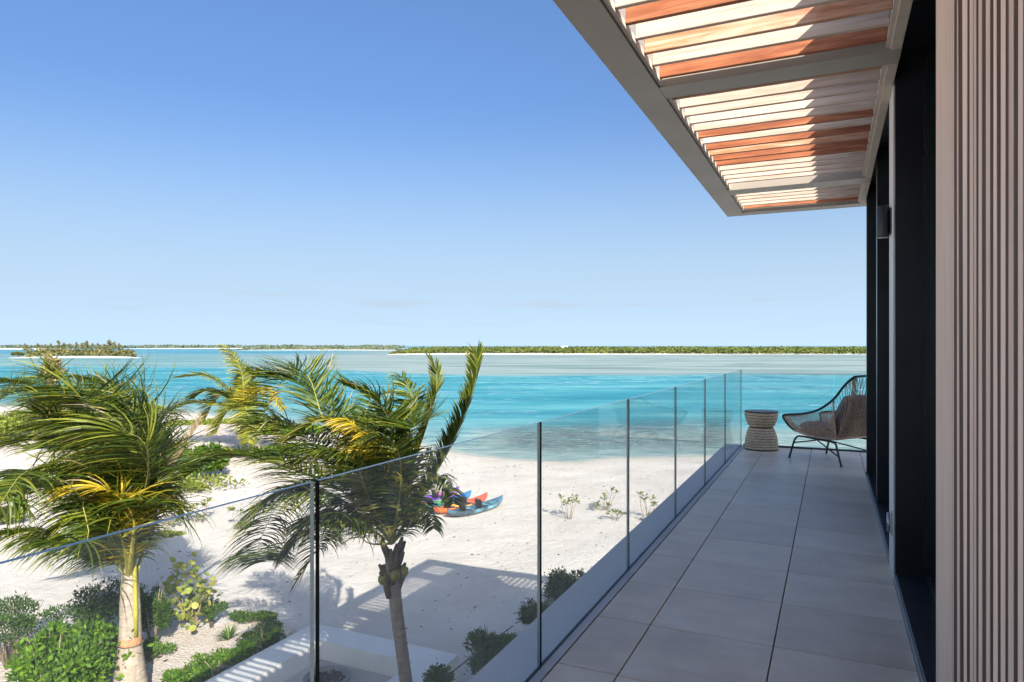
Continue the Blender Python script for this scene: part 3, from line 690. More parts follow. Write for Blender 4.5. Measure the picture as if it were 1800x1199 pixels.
# the same sunshade round the corner, over the end of the house
for x0, x1 in ((1.30, 1.36), (3.6, 3.8)): b = MB(); b.box(x0, x1, 7.46, 8.6645, PZ+.002, PZ+FH-.002); ppart('cross_beam', b, M['fascia'])
for k in range(12): slat(7.47, 8.66, 1.46+.185*k, random.choice([p_, r_]), 1)

# ------------------------------------------------------------------ lounge chair
CH0 = np.array([0, 9.605, 0]); cf = np.array([-.8, .6, 0]); cr = np.array([.6, .8, 0])
chair = empty('lounge_chair', CH0, math.atan2(.6, -.8), label='woven cord lounge chair with a curved high back at the far end of the balcony', cat='chair')
# local axes: x forward, y to the chair's left (towards the camera), z up
def side(sg): return [(.33, .30*sg, .36), (.40, .335*sg, .43), (.452, .36*sg, .525), (.40, .372*sg, .555), (.25, .38*sg, .575), (.09, .385*sg, .60), (-.11, .385*sg, .665), (-.30, .375*sg, .80), (-.43, .345*sg, .975), (-.505, .30*sg, 1.065), (-.53, .25*sg, 1.085)]
def smooth_path(pts, k=4):
    pts = [np.array(p, float) for p in pts]; out = []
    for i in range(len(pts)-1):
        p0, p1, p2, p3 = pts[max(i-1,0)], pts[i], pts[i+1], pts[min(i+2, len(pts)-1)]
        for j in range(k):
            t = j/k; out.append(.5*((2*p1)+(-p0+p2)*t+(2*p0-5*p1+4*p2-p3)*t*t+(-p0+3*p1-3*p2+p3)*t**3))
    out.append(pts[-1]); return out
top = side(1)+[(-.545, 0, 1.09)]+side(-1)[::-1]
topS = smooth_path(top, 4)
b = MB(); b.tube(topS, .014, 8); b.build('rim', M['dark_cord'], chair)
bot = [(.33, .30, .36), (.10, .305, .315), (-.18, .30, .305), (-.28, .29, .31)]
botS = smooth_path(bot, 6); 
seat_loop = botS+[np.array((-.28, -.29, .31))]+[p*np.array([1,-1,1]) for p in botS[::-1]]
b = MB(); b.tube(seat_loop, .012, 8); b.tube([(.33, -.30, .36), (.33, .30, .36)], .012, 8)
for sg in (1, -1): b.tube([(-.28, .29*sg, .31), (-.29, .345*sg, .55), (-.30, .375*sg, .80)], .011, 8)
b.build('basket_frame', M['cord'], chair)
b = MB()
def interp(path, f):
    x = f*(len(path)-1); i = min(int(x), len(path)-2); return path[i]+(path[i+1]-path[i])*(x-i)
for sg in (1, -1):
    rim_s = smooth_path(side(sg)[:8], 5); low = [p*np.array([1, sg, 1]) for p in botS]
    post = [np.array((-.28, .29*sg, .31)), np.array((-.29, .345*sg, .55)), np.array((-.30, .375*sg, .80))]
    for k in range(34):                        # raked strands from the seat edge to the arm
        f = (k+.5)/34; b.tube([interp(low, f), interp(rim_s, .14+.86*f)], .0036, 4, 0, False)
    for k in range(15):                        # long strands from the lip to the back post
        f = (k+.5)/15; b.tube([interp(rim_s, .04+.40*f), interp(post, .04+.66*f)], .0036, 4, 0, False)
    for k in range(12):
        f = (k+.5)/12; b.tube([interp(low, f*.8), interp(post, f)], .0035, 4, 0, False)
backtop = smooth_path(side(1)[7:]+[(-.545, 0, 1.09)]+side(-1)[7:][::-1], 5)
base_l = [np.array((-.28, .29-.58*i/20, .31)) for i in range(21)]
def bow(a, c, amt=.045): return [a, (a+c)/2+np.array([-amt, 0, 0]), c]
for k in range(26):                             # two crossing fans over the back
    f = (k+.5)/26
    b.tube(bow(interp(base_l, min(1, f*.9)), interp(backtop, min(1, .28+f*.72))), .0036, 4, 0, False)
    b.tube(bow(interp(base_l, max(0, 1-f*.9)), interp(backtop, max(0, .72-f*.72))), .0036, 4, 0, False)
for k in range(14):
    f = (k+.5)/14; b.tube(bow(interp(base_l, f), interp(backtop, .12+.76*f)), .0036, 4, 0, False)
for k in range(22): f = (k+.5)/22; b.tube([(-.28+.61*f, -.30, .31+.05*max(0, f-.4)), (-.28+.61*f, .30, .31+.05*max(0, f-.4))], .0045, 4, 0, False)
o = b.build('cord_weave', M['cord'], chair); o['kind'] = 'stuff'
b = MB()
for sg in (1, -1):                              # bent tube legs in one run per side
    b2 = MB(); b2.tube(smooth_path([(.355, .36*sg, 0), (.30, .345*sg, .20), (.275, .33*sg, .265), (.22, .32*sg, .295), (.0, .31*sg, .285)], 4), .0125, 8); b2.build('leg', M['gunmetal'], chair)
    b2 = MB(); b2.tube(smooth_path([(-.40, .36*sg, 0), (-.335, .345*sg, .19), (-.31, .335*sg, .245), (-.25, .32*sg, .275), (.0, .31*sg, .2845)], 4), .0125, 8); b2.build('leg', M['gunmetal'], chair)
b.tube([(-.36, -.35, .11), (.30, .0, .27)], .009, 6); b.tube([(-.36, .35, .11), (.30, .0, .27)], .009, 6); b.tube([(.30, -.345, .205), (.30, .345, .205)], .009, 6)
b.build('brace', M['gunmetal'], chair)
def cushion(name, sx, sy, sz, loc, rot, label):
    n = 14; V = []; 
    for sgn in (1, -1):
        for i in range(n):
            for j in range(n):
                u = -1+2*i/(n-1); v = -1+2*j/(n-1); e = (1-abs(u)**5)*(1-abs(v)**5); V.append((sx*u*(1-.04*v*v), sy*v*(1-.04*u*u), sgn*sz*(.18+.82*max(0, e)**.4) if 0 < i < n-1 and 0 < j < n-1 else 0))
    fs = []
    for s_ in (0, 1):
        for i in range(n-1):
            for j in range(n-1):
                q = [s_*n*n+i*n+j, s_*n*n+(i+1)*n+j, s_*n*n+(i+1)*n+j+1, s_*n*n+i*n+j+1]; fs.append(tuple(q if s_ == 0 else q[::-1]))
    b = MB(); b.add(V, fs, 0, True); o = b.build(name, M['cushion'])
    m = Matrix.Translation(chair.location) @ Matrix.Rotation(chair.rotation_euler.z, 4, 'Z') @ Matrix.Translation(loc) @ Matrix.Rotation(rot, 4, 'Y')
    o.matrix_world = m; tag(o, label, 'cushion'); return o
cushion('seat_cushion', .28, .27, .075, (.03, 0, .395), math.radians(-3), 'flat brown grey seat cushion lying in the woven lounge chair')
cushion('back_cushion', .25, .26, .085, (-.29, 0, .625), math.radians(62), 'plump brown grey cushion leaning against the back of the lounge chair')

# ------------------------------------------------------------------ drum side table
tb = empty('side_table', (-.897, 10.17, 0), label='hourglass shaped drum side table of pale woven bands beside the railing corner', cat='side table')
M['band'] = plain('pale_woven_strip', (.60, .48, .33), .75, 0, .25, .22, 20, .2, 60)
M['band_dark'] = plain('dark_woven_ground', (.06, .045, .03), .9)
def rad(z):
    if z < .315: t = z/.315; return .150+.075*math.cos(t*math.pi/2)**.55 if t < 1 else .150
    t = (z-.315)/.218; return .150+.075*math.sin(min(1, t*1.05)*math.pi/2)**.6
b = MB(); prof = [(rad(z)-.006, z) for z in np.linspace(.0, .533, 30)]; b.lathe(prof, 48, caps=True); b.build('core', M['band_dark'], tb)
levels = [(.018+.0365*k, .018+.0365*k+.0295) for k in range(8)]+[(.324+.0405*k, .324+.0405*k+.0325) for k in range(5)]
for z0, z1 in levels:
    b = MB(); n = 66; ra, rb = rad(z0), rad(z1)
    for j in range(n):
        q0 = 2*math.pi*(j+.05)/n; q1 = 2*math.pi*(j+.95)/n; dr = random.uniform(-.001, .0015)
        vs_ = [((r+dr-off)*math.cos(q), (r+dr-off)*math.sin(q), z) for (r, z) in ((ra, z0), (rb, z1)) for q in (q0, q1) for off in (0, .01)]
        b.add(vs_, [(0,2,6,4), (1,5,7,3), (0,4,5,1), (2,3,7,6), (4,6,7,5), (0,1,3,2)])
    b.build('band', M['band'], tb)
b = MB(); b.lathe([(.221, .0), (.226, .004), (.226, .015), (.221, .017)], 48, caps=True); b.build('base_ring', M['dark_cord'], tb)
b = MB(); b.lathe([(.0, .5365), (.205, .5365), (.226, .536), (.229, .530), (.224, .5245)], 48); b.build('table_top', M['gunmetal'], tb)

# ------------------------------------------------------------------ seat wall, fire bowl, beds below
uo = [(-11.25, 8.9), (-10.45, 8.9), (-10.45, 12.12), (-7.97, 12.12), (-7.97, 9.0), (-7.28, 9.0), (-7.28, 12.82), (-11.25, 12.82)]
bench = empty('seat_wall', (-9.3, 12.4, SAND), label='white rendered U shaped seat wall around the fire bowl', cat='bench')
b = MB(); b.prism([(x+9.3, y-12.4) for x, y in uo], -.3, .45); b.build('seat', M['bench'], bench)
def lens_mat():
    n = NT('lamp_lens'); n.base((.85, .85, .82)); n.set(rough=.2); return n.m
M['lens'] = lens_mat()
for (px, py) in ((771, 1156), (551, 1105)):
    p = on(px, py, SAND+.45); b = MB(); b.lathe([(.0, .012), (.045, .012), (.05, .008), (.055, .002)], 20, (p[0]+9.3, p[1]-12.4, .45)); l_ = b.build('recessed_light', M['steel'], bench)
    b = MB(); b.lathe([(.0, .017), (.035, .016), (.038, .0125)], 18, (p[0]+9.3, p[1]-12.4, .45)); b.build('lens', M['lens'], l_)
b = MB(); b.box(-10.44, -1.0, 8.9, 12.11, SAND-.2, SAND+.03); o = b.build('patio', M['patio']); tag(o, kind='structure')
p = on(575, 1190, SAND+.35); fb = empty('fire_bowl', (p[0], p[1], SAND+.03), label='low round grey fire bowl filled with dark lava rocks', cat='fire bowl')
b = MB(); b.lathe([(.30, 0), (.42, .12), (.47, .30), (.475, .33), (.455, .345), (.40, .335), (.36, .26), (0, .25)], 40); b.build('bowl', M['bowl'], fb)
b = MB()
for i in range(130):
    q = random.uniform(0, 6.28); r = .35*math.sqrt(random.random()); s = random.uniform(.025, .05); z = .27+random.uniform(0, .03)
    vs_ = [(r*math.cos(q)+s*x*random.uniform(.7, 1.2), r*math.sin(q)+s*y*random.uniform(.7, 1.2), z+s*zz*random.uniform(.6, 1)) for x, y, zz in ((1,0,0),(-1,0,0),(0,1,0),(0,-1,0),(0,0,1),(0,0,-1))]
    b.add(vs_, [(0,2,4),(2,1,4),(1,3,4),(3,0,4),(2,0,5),(1,2,5),(3,1,5),(0,3,5)])
o = b.build('lava_rock', M['rock'], fb); o['kind'] = 'stuff'
# planting bed
bp = [on(x, y)[:2] for x, y in ((521, 1110), (470, 1092), (415, 1090), (370, 1108), (330, 1106), (280, 1120), (190, 1140), (60, 1150))]+[np.array((-20, 9)), np.array((-18, 5)), np.array((-11.3, 5))]
b = MB(); b.prism([(x, y) for x, y in bp][::-1], SAND-.2, SAND+.045); o = b.build('planting_bed', M['bed']); tag(o, kind='structure')

# ------------------------------------------------------------------ palms
def bez(P, t):
    P = [np.array(p) for p in P]
    while len(P) > 1: P = [a+(b_-a)*t for a, b_ in zip(P[:-1], P[1:])]
    return P[0]
WIND = unit(np.array(-RV*.9+FV*.35))
def frond_mesh(pts, L=.62, n=62, mats=(0, 1), grav=.55, wind=.5, width=.034, jitter=.18, lift=.25, rr=.022, fwd=.55, w0=0.0, bare=.16, spread=1.0, brown=.06, seed=0):
    """pts: control points of the midrib, tip last"""
    r = np.random.default_rng(seed); K = 22
    path = smooth_path(pts, max(3, K//(len(pts)-1))); K = len(path)
    V = []; Q = []; T = []; MI = []
    cum = np.concatenate([[0], np.cumsum([np.linalg.norm(path[i+1]-path[i]) for i in range(K-1)])]); tot = cum[-1]
    def pt(s): 
        x = s*tot; i = min(int(np.searchsorted(cum, x, 'right')-1), K-2); u = (x-cum[i])/(cum[i+1]-cum[i]+1e-9)
        t = path[i+1]-path[i]; return path[i]+t*u, t/(np.linalg.norm(t)+1e-9)
    # midrib, a flattened tube
    ref = np.array([0, 0, 1.0]); 
    for i in range(K):
        t = path[min(i+1, K-1)]-path[max(i-1, 0)]; t /= np.linalg.norm(t)+1e-9
        a = np.cross(t, ref); a /= np.linalg.norm(a)+1e-9; u = np.cross(a, t); w = rr*(1-.9*(i/(K-1))**.7)*(1+1.3*max(0, 1-4.5*i/(K-1)))
        for (x, y) in ((1.0, 0), (0, .6), (-1.0, 0), (0, -.6)): V.append(path[i]+a*w*x+u*w*y)
    for i in range(K-1):
        for j in range(4): Q.append((i*4+j, (i+1)*4+j, (i+1)*4+(j+1)%4, i*4+(j+1)%4)); T.append(.5); MI.append(1)
    g = np.array([0, 0, -1.0])
    for i in range(n):
        s = bare+(1-bare)*(i+.5)/n
        for sg in (1, -1):
            s_ = min(.995, s+r.normal()*.004); p, t = pt(s_); side_ = np.cross(t, np.array([0, 0, 1.0])); nl = np.linalg.norm(side_)
            if nl < .2: side_ = np.cross(t, FV); nl = np.linalg.norm(side_)
            side_ /= nl; up = np.cross(side_, t)
            prof = (.35+.65*math.sin(math.pi*min(1, (s-bare)/(1-bare)*.78+.16))**.8)
            ln = L*prof*r.uniform(.8, 1.12); d = side_*sg*spread+t*fwd+up*lift+WIND*w0+r.normal(size=3)*jitter; d /= np.linalg.norm(d)
            wv = t-d*(t@d); wv = wv/(np.linalg.norm(wv)+1e-9); wv = wv+r.normal(size=3)*.35; wv -= d*(wv@d); wv /= np.linalg.norm(wv)+1e-9
            b0 = len(V); seg = 5; q = p.copy(); tone = np.clip(.40+r.normal()*.25, 0, 1); wd = width*r.uniform(.8, 1.15)
            for k in range(seg+1):
                f = k/seg; ww = wd*.5*(min(1, .45+2.2*f))*(1-f**2.2)+.0015
                V.append(q+wv*ww); V.append(q-wv*ww)
                if k < seg:
                    q = q+d*ln/seg; d = d+(g*grav+WIND*wind)*(.30+.5*f)*.55+r.normal(size=3)*.03; d /= np.linalg.norm(d)
            isb = r.random() < brown
            for k in range(seg):
                Q.append((b0+2*k, b0+2*k+1, b0+2*k+3, b0+2*k+2)); T.append(tone+(.28 if k >= seg-1 else 0)); MI.append(2 if isb and k >= seg-2 else 0)
    return np.array(V), np.array(Q), np.array(T), np.array(MI)
LK = {'palm_tree': 1.25, 'palm_tree.001': 1.32, 'palm_tree.002': 1.1}
W0 = {'palm_tree': .25, 'palm_tree.001': .85, 'palm_tree.002': .3}
def name_of(o): return o.name
def add_frond(rt, spec, crown, dist, mats, seed, name='frond', label=None, twin=False, **kw):
    if twin: r_ = np.random.default_rng(seed+500); spec = [(x+r_.normal()*9*(i+1)-6, y+r_.normal()*8*(i+1)+14, z+r_.normal()*.3*(i+1)) for i, (x, y, z) in enumerate(spec)]; seed += 500
    K_ = dist/12.9 if dist < 20 else 1.0; kw['n'] = int(kw.get('n', 62)*2.3); kw['width'] = kw.get('width', .034)*.86*K_; kw['grav'] = kw.get('grav', .55)+(.28 if name_of(rt) == 'palm_tree.001' else .08); kw['rr'] = kw.get('rr', .022)*K_; kw['L'] = kw.get('L', .62)*LK.get(name_of(rt), 1.3)*K_; spec = [(x, y, z*K_) for x, y, z in spec]; kw['fwd'] = kw.get('fwd', .55)*.8; kw['w0'] = W0.get(name_of(rt), 0); kw['jitter'] = .13
    org = np.array(rt.location)
    pts = [crown]+[at(x, y, dist+dz) for (x, y, dz) in spec]
    V, Q, T, MI = frond_mesh([np.array(p)-org for p in pts], seed=seed, **kw)
    o = link(name, np_mesh(name, V, Q, mats, tint=T, mi=MI), rt)
    if label: o['label'] = label
    return o
GRN = [M['palm_green'], M['rachis'], M['palm_dry']]; YEL = [M['palm_yellow'], M['rachis_y'], M['palm_dry']]; DRY = [M['palm_dry'], M['palm_dry'], M['palm_dry']]; LIM = [M['palm_lime'], M['rachis'], M['palm_dry']]
def ringed_trunk(pts, rads, mat, ring=.012, step=.075):
    path = smooth_path(pts, 10); n = 14; tot = sum(np.linalg.norm(b_-a) for a, b_ in zip(path[:-1], path[1:])); b = MB()
    N = int(tot/step*2.0); P_ = []; R_ = []
    for i in range(N+1):
        f = i/N; P_.append(interp(path, f)); r = np.interp(f, np.linspace(0, 1, len(rads)), rads); R_.append(r+(ring if i % 2 else 0)*random.uniform(.3, 1.2))
    b.tube(P_, R_, n); return b

# -- right palm, in front of the middle of the railing
RD = 9.5; RS = RD/12.7; rb0 = at(738, 608+7.1*1200/RD, RD)
palm = empty('palm_tree', (rb0[0], rb0[1], SAND), label='coconut palm with a bare grey leaning trunk and two upright fronds', cat='palm tree')
org = np.array(palm.location); crownR = at(690, 985, RD)
tp = [at(733, 1400, RD), at(722, 1270, RD), at(710, 1170, RD), at(698, 1080, RD), at(692, 1020, RD), at(690, 985, RD)]
b = ringed_trunk([np.array(p)-org for p in [rb0-np.array([0,0,.2])]+tp], [x*RS for x in (.19, .135, .115, .112, .112, .118, .13)], M['bark'], .009); b.build('trunk', M['bark'], palm)
b = MB(); r = np.random.default_rng(3)
for i in range(16):                            # old leaf bases and fibre round the top of the trunk
    q = r.uniform(0, 6.28); z = r.uniform(-.75, .15)*RS; c = np.array([math.cos(q), math.sin(q), 0])*RS; p = crownR-org+np.array([0,0,z])
    b.tube([p+c*.09, p+c*.17+np.array([0,0,.14]), p+c*r.uniform(.18, .3)+np.array([0,0,r.uniform(.2, .36)])], [.05, .04, .018], 6)
b.build('leaf_base', M['fibre'], palm)
cb = MB()
for i in range(5):
    q = i*1.26+.5; c = np.array([math.cos(q)*.15, math.sin(q)*.15, -.16-.07*(i % 2)])+crownR-org
    cb = MB(); cb.lathe([(.0, -.08), (.04, -.068), (.068, -.024), (.068, .024), (.044, .068), (0, .084)], 14, tuple(c)); cb.build('coconut', M['petiole'], palm)
topR = at(690, 955, RD)
fr = [  # path of each frond: photo x, y and how much nearer (-) or farther (+) than the trunk
 ([(600,862,.2),(520,828,.4),(440,803,.5),(372,812,.6),(322,842,.7)], GRN, dict(L=.80, n=74, grav=.62, wind=.35, lift=.45, seed=1)),
 ([(655,835,.5),(600,745,.9),(560,700,1.1),(510,668,1.3),(452,664,1.4)], GRN, dict(L=.72, n=70, grav=.22, wind=.55, lift=.7, seed=2)),
 ([(690,850,-.3),(692,785,-.5),(682,735,-.7),(655,700,-.8),(602,676,-.9)], GRN, dict(L=.66, n=72, grav=.18, wind=.9, lift=.5, seed=3)),
 ([(712,860,.1),(740,780,.2),(762,710,.3),(768,660,.35),(756,630,.4)], GRN, dict(L=.34, n=110, grav=.05, wind=.15, lift=.3, fwd=2.1, spread=.8, seed=4, width=.03)),
 ([(730,890,-.4),(775,815,-.6),(812,740,-.8),(836,668,-.9),(838,622,-1.0)], GRN, dict(L=.40, n=120, grav=.05, wind=.2, lift=.2, fwd=2.0, spread=.85, seed=5, width=.03)),
 ([(685,870,-.9),(664,825,-1.3),(648,785,-1.5),(630,752,-1.6),(606,735,-1.6)], YEL, dict(L=.62, n=60, grav=.65, wind=.6, lift=.0, seed=6, brown=.2)),
 ([(660,850,-.4),(625,770,-.6),(590,742,-.7),(550,742,-.8),(515,772,-.8)], LIM, dict(L=.58, n=62, grav=.55, wind=.5, lift=.2, seed=7)),
 ([(640,905,-.3),(590,872,-.5),(540,858,-.6),(490,866,-.6),(446,902,-.6)], GRN, dict(L=.74, n=66, grav=.95, wind=.3, lift=.0, seed=8)),
 ([(650,930,-.5),(610,905,-.9),(570,905,-1.2),(530,930,-1.3),(505,975,-1.3)], GRN, dict(L=.62, n=60, grav=.95, wind=.4, lift=.0, seed=9)),
 ([(690,880,.6),(706,800,1.0),(722,735,1.2),(722,690,1.3),(706,662,1.4)], GRN, dict(L=.58, n=66, grav=.3, wind=.75, lift=.35, seed=10)),
 ([(670,890,-.8),(640,830,-1.4),(610,800,-1.7),(570,790,-1.9),(530,812,-1.9)], GRN, dict(L=.66, n=64, grav=.6, wind=.5, lift=.1, seed=11)),
 ([(722,910,.2),(748,865,.2),(772,838,.1),(790,848,0),(798,885,0)], GRN, dict(L=.38, n=44, grav=1.0, wind=.1, lift=-.1, seed=12)),
 ([(715,930,-.4),(732,900,-.7),(745,885,-.9),(756,895,-1.0),(762,930,-1.0)], GRN, dict(L=.36, n=40, grav=1.1, wind=.1, lift=-.1, seed=13)),
 ([(660,880,1.0),(640,800,1.8),(640,740,2.3),(655,700,2.6),(690,690,2.8)], GRN, dict(L=.6, n=60, grav=.4, wind=.6, lift=.2, seed=14)),
 ([(700,890,-.9),(705,835,-1.5),(700,795,-1.9),(680,770,-2.1),(645,770,-2.2)], GRN, dict(L=.60, n=60, grav=.6, wind=.6, lift=.1, seed=15)),
 ([(640,870,.8),(580,810,1.4),(540,770,1.8),(490,745,2.0),(430,745,2.1)], GRN, dict(L=.66, n=64, grav=.45, wind=.5, lift=.3, seed=16)),
 ([(710,880,-.2),(735,820,-.2),(755,790,-.2),(760,800,-.2),(770,840,-.2)], LIM, dict(L=.42, n=44, grav=1.0, wind=.3, lift=0, seed=17)),
]
for spec, mats, kw in fr: 
    sd0 = kw.pop('seed'); add_frond(palm, spec, topR, RD, mats, sd0, label='yellowing frond hanging over the crown' if mats is YEL else None, **kw)
    if sd0 in (2, 3, 8, 11, 16, 9): add_frond(palm, spec, topR, RD, GRN, sd0, twin=True, **kw)

# -- left palm, short trunk with a bulging base
LD = 13.7; LS = LD/13.7; lb0 = at(229, 608+7.1*1200/LD, LD)
palm2 = empty('palm_tree', (lb0[0], lb0[1], SAND), label='short young palm with a bulging ringed trunk and wind swept fronds', cat='palm tree')
org2 = np.array(palm2.location)
ZC = float(at(229, 1138, LD)[2]-SAND)-.72*LS                # level from which the upper trunk is measured
prof = [(.26,-ZC/LS-.2),(.25,-1.0),(.30,-.3),(.31,.0),(.275,.22),(.25,.42),(.225,.6),(.215,.72)]
b = MB(); pr = []
for i in range(70):
    f = i/69; z = (-ZC/LS-.2)+f*(ZC/LS+.2+.80); r_0 = np.interp(z, [q[1] for q in prof], [q[0] for q in prof]); pr.append(((r_0+(random.uniform(.008, .024) if i % 2 else 0))*LS, z*LS))
b.lathe(pr, 24, (0, 0, ZC)); b.build('trunk', M['bark_pale'], palm2)
b = MB(); b.lathe([(x*LS, z*LS) for x, z in ((.218,.80),(.224,.82),(.214,.84),(.219,.87),(.210,.89),(.214,.92),(.206,.96))], 24, (0, 0, ZC)); b.build('sheath_scar', M['bark_red'], palm2)
z0 = .95; b = MB(); b.lathe([(x*LS, z*LS) for x, z in ((.208, z0), (.20, z0+.25), (.185, z0+.6), (.15, z0+1.1), (.10, z0+1.5))], 20, (0, 0, ZC)); b.build('crown_shaft', M['bark_pale'], palm2)
for i, (q, ln) in enumerate(((3.5, 1.3), (-.1, 1.7), (1.6, 1.2))):
    c = np.array([math.cos(q), math.sin(q), 0]); b = MB(); b.tube([np.array([0,0,ZC])+LS*q_ for q_ in (np.array([0,0,z0+.02])+c*.17, np.array([0,0,z0+.5])+c*.185, np.array([0,0,z0+ln])+c*.14, np.array([0,0,z0+ln+.5])+c*.3)], [.058, .046, .038, .023], 8); b.build('leaf_sheath', M['sheath'], palm2)
topL = at(226, 1020, LD)
fl = [
 ([(252,900,.3),(268,800,.5),(250,720,.7),(205,680,.8),(150,664,.9)], GRN, dict(L=.85, n=74, grav=.15, wind=.8, lift=.4, seed=21)),
 ([(245,890,-.3),(262,790,-.6),(225,715,-.8),(150,690,-1.0),(60,688,-1.1)], GRN, dict(L=.95, n=80, grav=.22, wind=1.0, lift=.2, seed=22)),
 ([(235,890,.6),(235,790,1.0),(180,720,1.4),(90,680,1.6),(-20,668,1.8)], GRN, dict(L=.95, n=80, grav=.25, wind=.9, lift=.3, seed=23)),
 ([(245,900,-.8),(262,830,-1.4),(225,765,-1.8),(150,740,-2.0),(60,752,-2.1)], GRN, dict(L=.95, n=80, grav=.4, wind=1.0, lift=.1, seed=24)),
 ([(230,910,.2),(215,830,.3),(150,780,.4),(70,770,.4),(-20,792,.4)], GRN, dict(L=.9, n=78, grav=.4, wind=.8, lift=.15, seed=25)),
 ([(225,920,-.6),(195,850,-1.0),(140,820,-1.2),(70,830,-1.4),(0,868,-1.5)], GRN, dict(L=.85, n=74, grav=.6, wind=.7, lift=.1, seed=26)),
 ([(236,925,-1.0),(215,880,-1.6),(185,860,-1.9),(150,855,-2.0),(118,870,-2.1)], YEL, dict(L=.70, n=60, grav=.55, wind=.7, lift=.1, seed=27, brown=.25)),
 ([(262,890,0),(285,850,0),(312,805,-.1),(334,770,-.1),(354,738,-.1)], DRY, dict(L=.22, n=60, grav=.5, wind=.3, lift=0, fwd=1.8, spread=.4, seed=28, width=.028)),
 ([(195,985,-.3),(150,962,-.5),(100,940,-.7),(45,930,-.8),(-15,938,-.9)], GRN, dict(L=.70, n=66, grav=.9, wind=.2, lift=0, seed=29)),
 ([(250,910,.5),(278,850,.8),(290,800,1.0),(282,770,1.1),(262,752,1.2)], GRN, dict(L=.8, n=66, grav=.8, wind=.4, lift=.1, seed=30)),
 ([(248,920,-.5),(268,880,-.8),(278,850,-1.0),(275,835,-1.1),(262,830,-1.2)], GRN, dict(L=.9, n=60, grav=1.0, wind=.4, lift=0, seed=31)),
 ([(240,900,1.0),(245,810,1.8),(215,750,2.2),(160,720,2.5),(90,712,2.7)], GRN, dict(L=.9, n=76, grav=.3, wind=.8, lift=.2, seed=32)),
 ([(220,930,.6),(185,880,1.0),(130,850,1.2),(70,850,1.3),(10,880,1.4)], GRN, dict(L=.85, n=70, grav=.6, wind=.6, lift=.1, seed=33)),
 ([(215,950,-.8),(190,915,-1.3),(160,905,-1.6),(120,915,-1.8),(85,945,-1.9)], GRN, dict(L=.75, n=60, grav=.85, wind=.4, lift=0, seed=34)),
 ([(240,930,-.2),(250,890,-.4),(246,860,-.6),(225,840,-.7),(195,835,-.8)], GRN, dict(L=.95, n=62, grav=.85, wind=.6, lift=0, seed=35)),
 ([(250,905,.2),(262,850,.3),(255,800,.4),(225,765,.5),(180,745,.5)], GRN, dict(L=1.0, n=76, grav=.5, wind=.9, lift=.1, seed=36)),
]
for spec, mats, kw in fl:
    lab = 'yellow frond drooping at the lower left of the crown' if mats is YEL else 'dried folded frond standing beside the crown' if mats is DRY else None
    sd0 = kw.pop('seed'); add_frond(palm2, spec, topL, LD, mats, sd0, label=lab, **kw)
    if mats is GRN and sd0 not in (29,): add_frond(palm2, spec, topL, LD, GRN, sd0, twin=True, **kw)
# a neighbouring palm's fronds reach in at the left edge
# -- young yellowish palm by the shore
YD = 34; yb = on(430, 806, SAND); YD = float((yb-EYE)@FV)
palm3 = empty('palm_tree', (yb[0], yb[1], SAND), label='young yellow green palm by the shore behind the two larger palms', cat='palm tree'); org3 = np.array(palm3.location)
cY = at(426, 735, YD)
b = ringed_trunk([np.array((0,0,-.2)), (at(429, 810, YD)-org3), cY-org3], [.20, .15, .13], M['bark_pale']); b.build('trunk', M['bark_pale'], palm3)
fy = [([(428,690,.2),(425,655,.3),(413,630,.4),(396,609,.5)], LIM), ([(405,690,-.3),(380,668,-.5),(350,660,-.6),(314,664,-.8)], LIM), ([(410,705,0),(385,690,0),(360,688,0),(338,702,0)], GRN),
      ([(405,715,.5),(375,710,.8),(340,708,1.0),(298,722,1.2)], LIM), ([(432,690,.5),(438,665,.8),(440,655,1),(446,648,1)], GRN), ([(440,700,-.5),(455,685,-.8),(475,690,-1),(500,718,-1)], YEL),
      ([(425,710,-1),(412,712,-1.6),(395,730,-2),(380,762,-2)], LIM), ([(440,715,.4),(460,712,.7),(480,728,1),(492,760,1)], LIM), ([(430,715,-1),(434,722,-1.5),(438,745,-1.8),(436,780,-1.8)], LIM), ([(420,700,.8),(402,690,1.4),(380,700,2),(362,735,2)], LIM)]
for i, (spec, mats) in enumerate(fy): add_frond(palm3, spec, cY, YD, mats, 60+i, L=1.15, n=46, grav=.45, wind=.5, lift=.3, width=.085, rr=.035)

# -- casuarina behind the left palm
cp = on(88, 800, SAND); cd = float((cp-EYE)@FV); ctop = at(84, 630, cd); hh = ctop[2]-SAND
rt = empty('casuarina_tree', (cp[0], cp[1], SAND), label='single feathery olive casuarina rising behind the wind swept left palm', cat='tree')
link('crown', casuarina_mesh('crown', 4200, hh, hh*.26, 77, M['casuarina'], .42), rt); link('trunk', trunk_mesh(hh, .09, .01), rt)

# ------------------------------------------------------------------ garden shrubs
shrub('lime_shrub', 95, 1165, 13.2, 105, 82, 'bright lime green leafy shrub left of the bulging palm trunk', M['lime_leaf'], 3400, .135, lumps=14, depth=1.0, aspect=.5)
shrub('dark_shrub', 20, 1090, 15.0, 85, 40, 'dull dark shrub at the left edge behind the bright shrub', M['dark_leaf'], 2600, .075, lumps=12, twig=16)
shrub('dark_shrub', 178, 1075, 16.2, 52, 72, 'tall dark green shrub directly behind the left palm trunk', M['dark_leaf'], 3400, .075, lumps=12)
shrub('green_shrub', 268, 1075, 15.8, 34, 76, 'upright fine leaved green shrub right of the left palm trunk', M['mid_leaf'], 3200, .065, lumps=12)
shrub('green_shrub', 176, 1140, 14.3, 45, 45, 'mid green shrub between the bright shrub and the left palm trunk', M['lime_leaf'], 1500, .09, lumps=9)
shrub('round_shrub', 372, 1070, 17.2, 23, 20, 'small clipped round shrub on a stem beside the sea grape', M['mid_leaf'], 1500, .06, lumps=8)
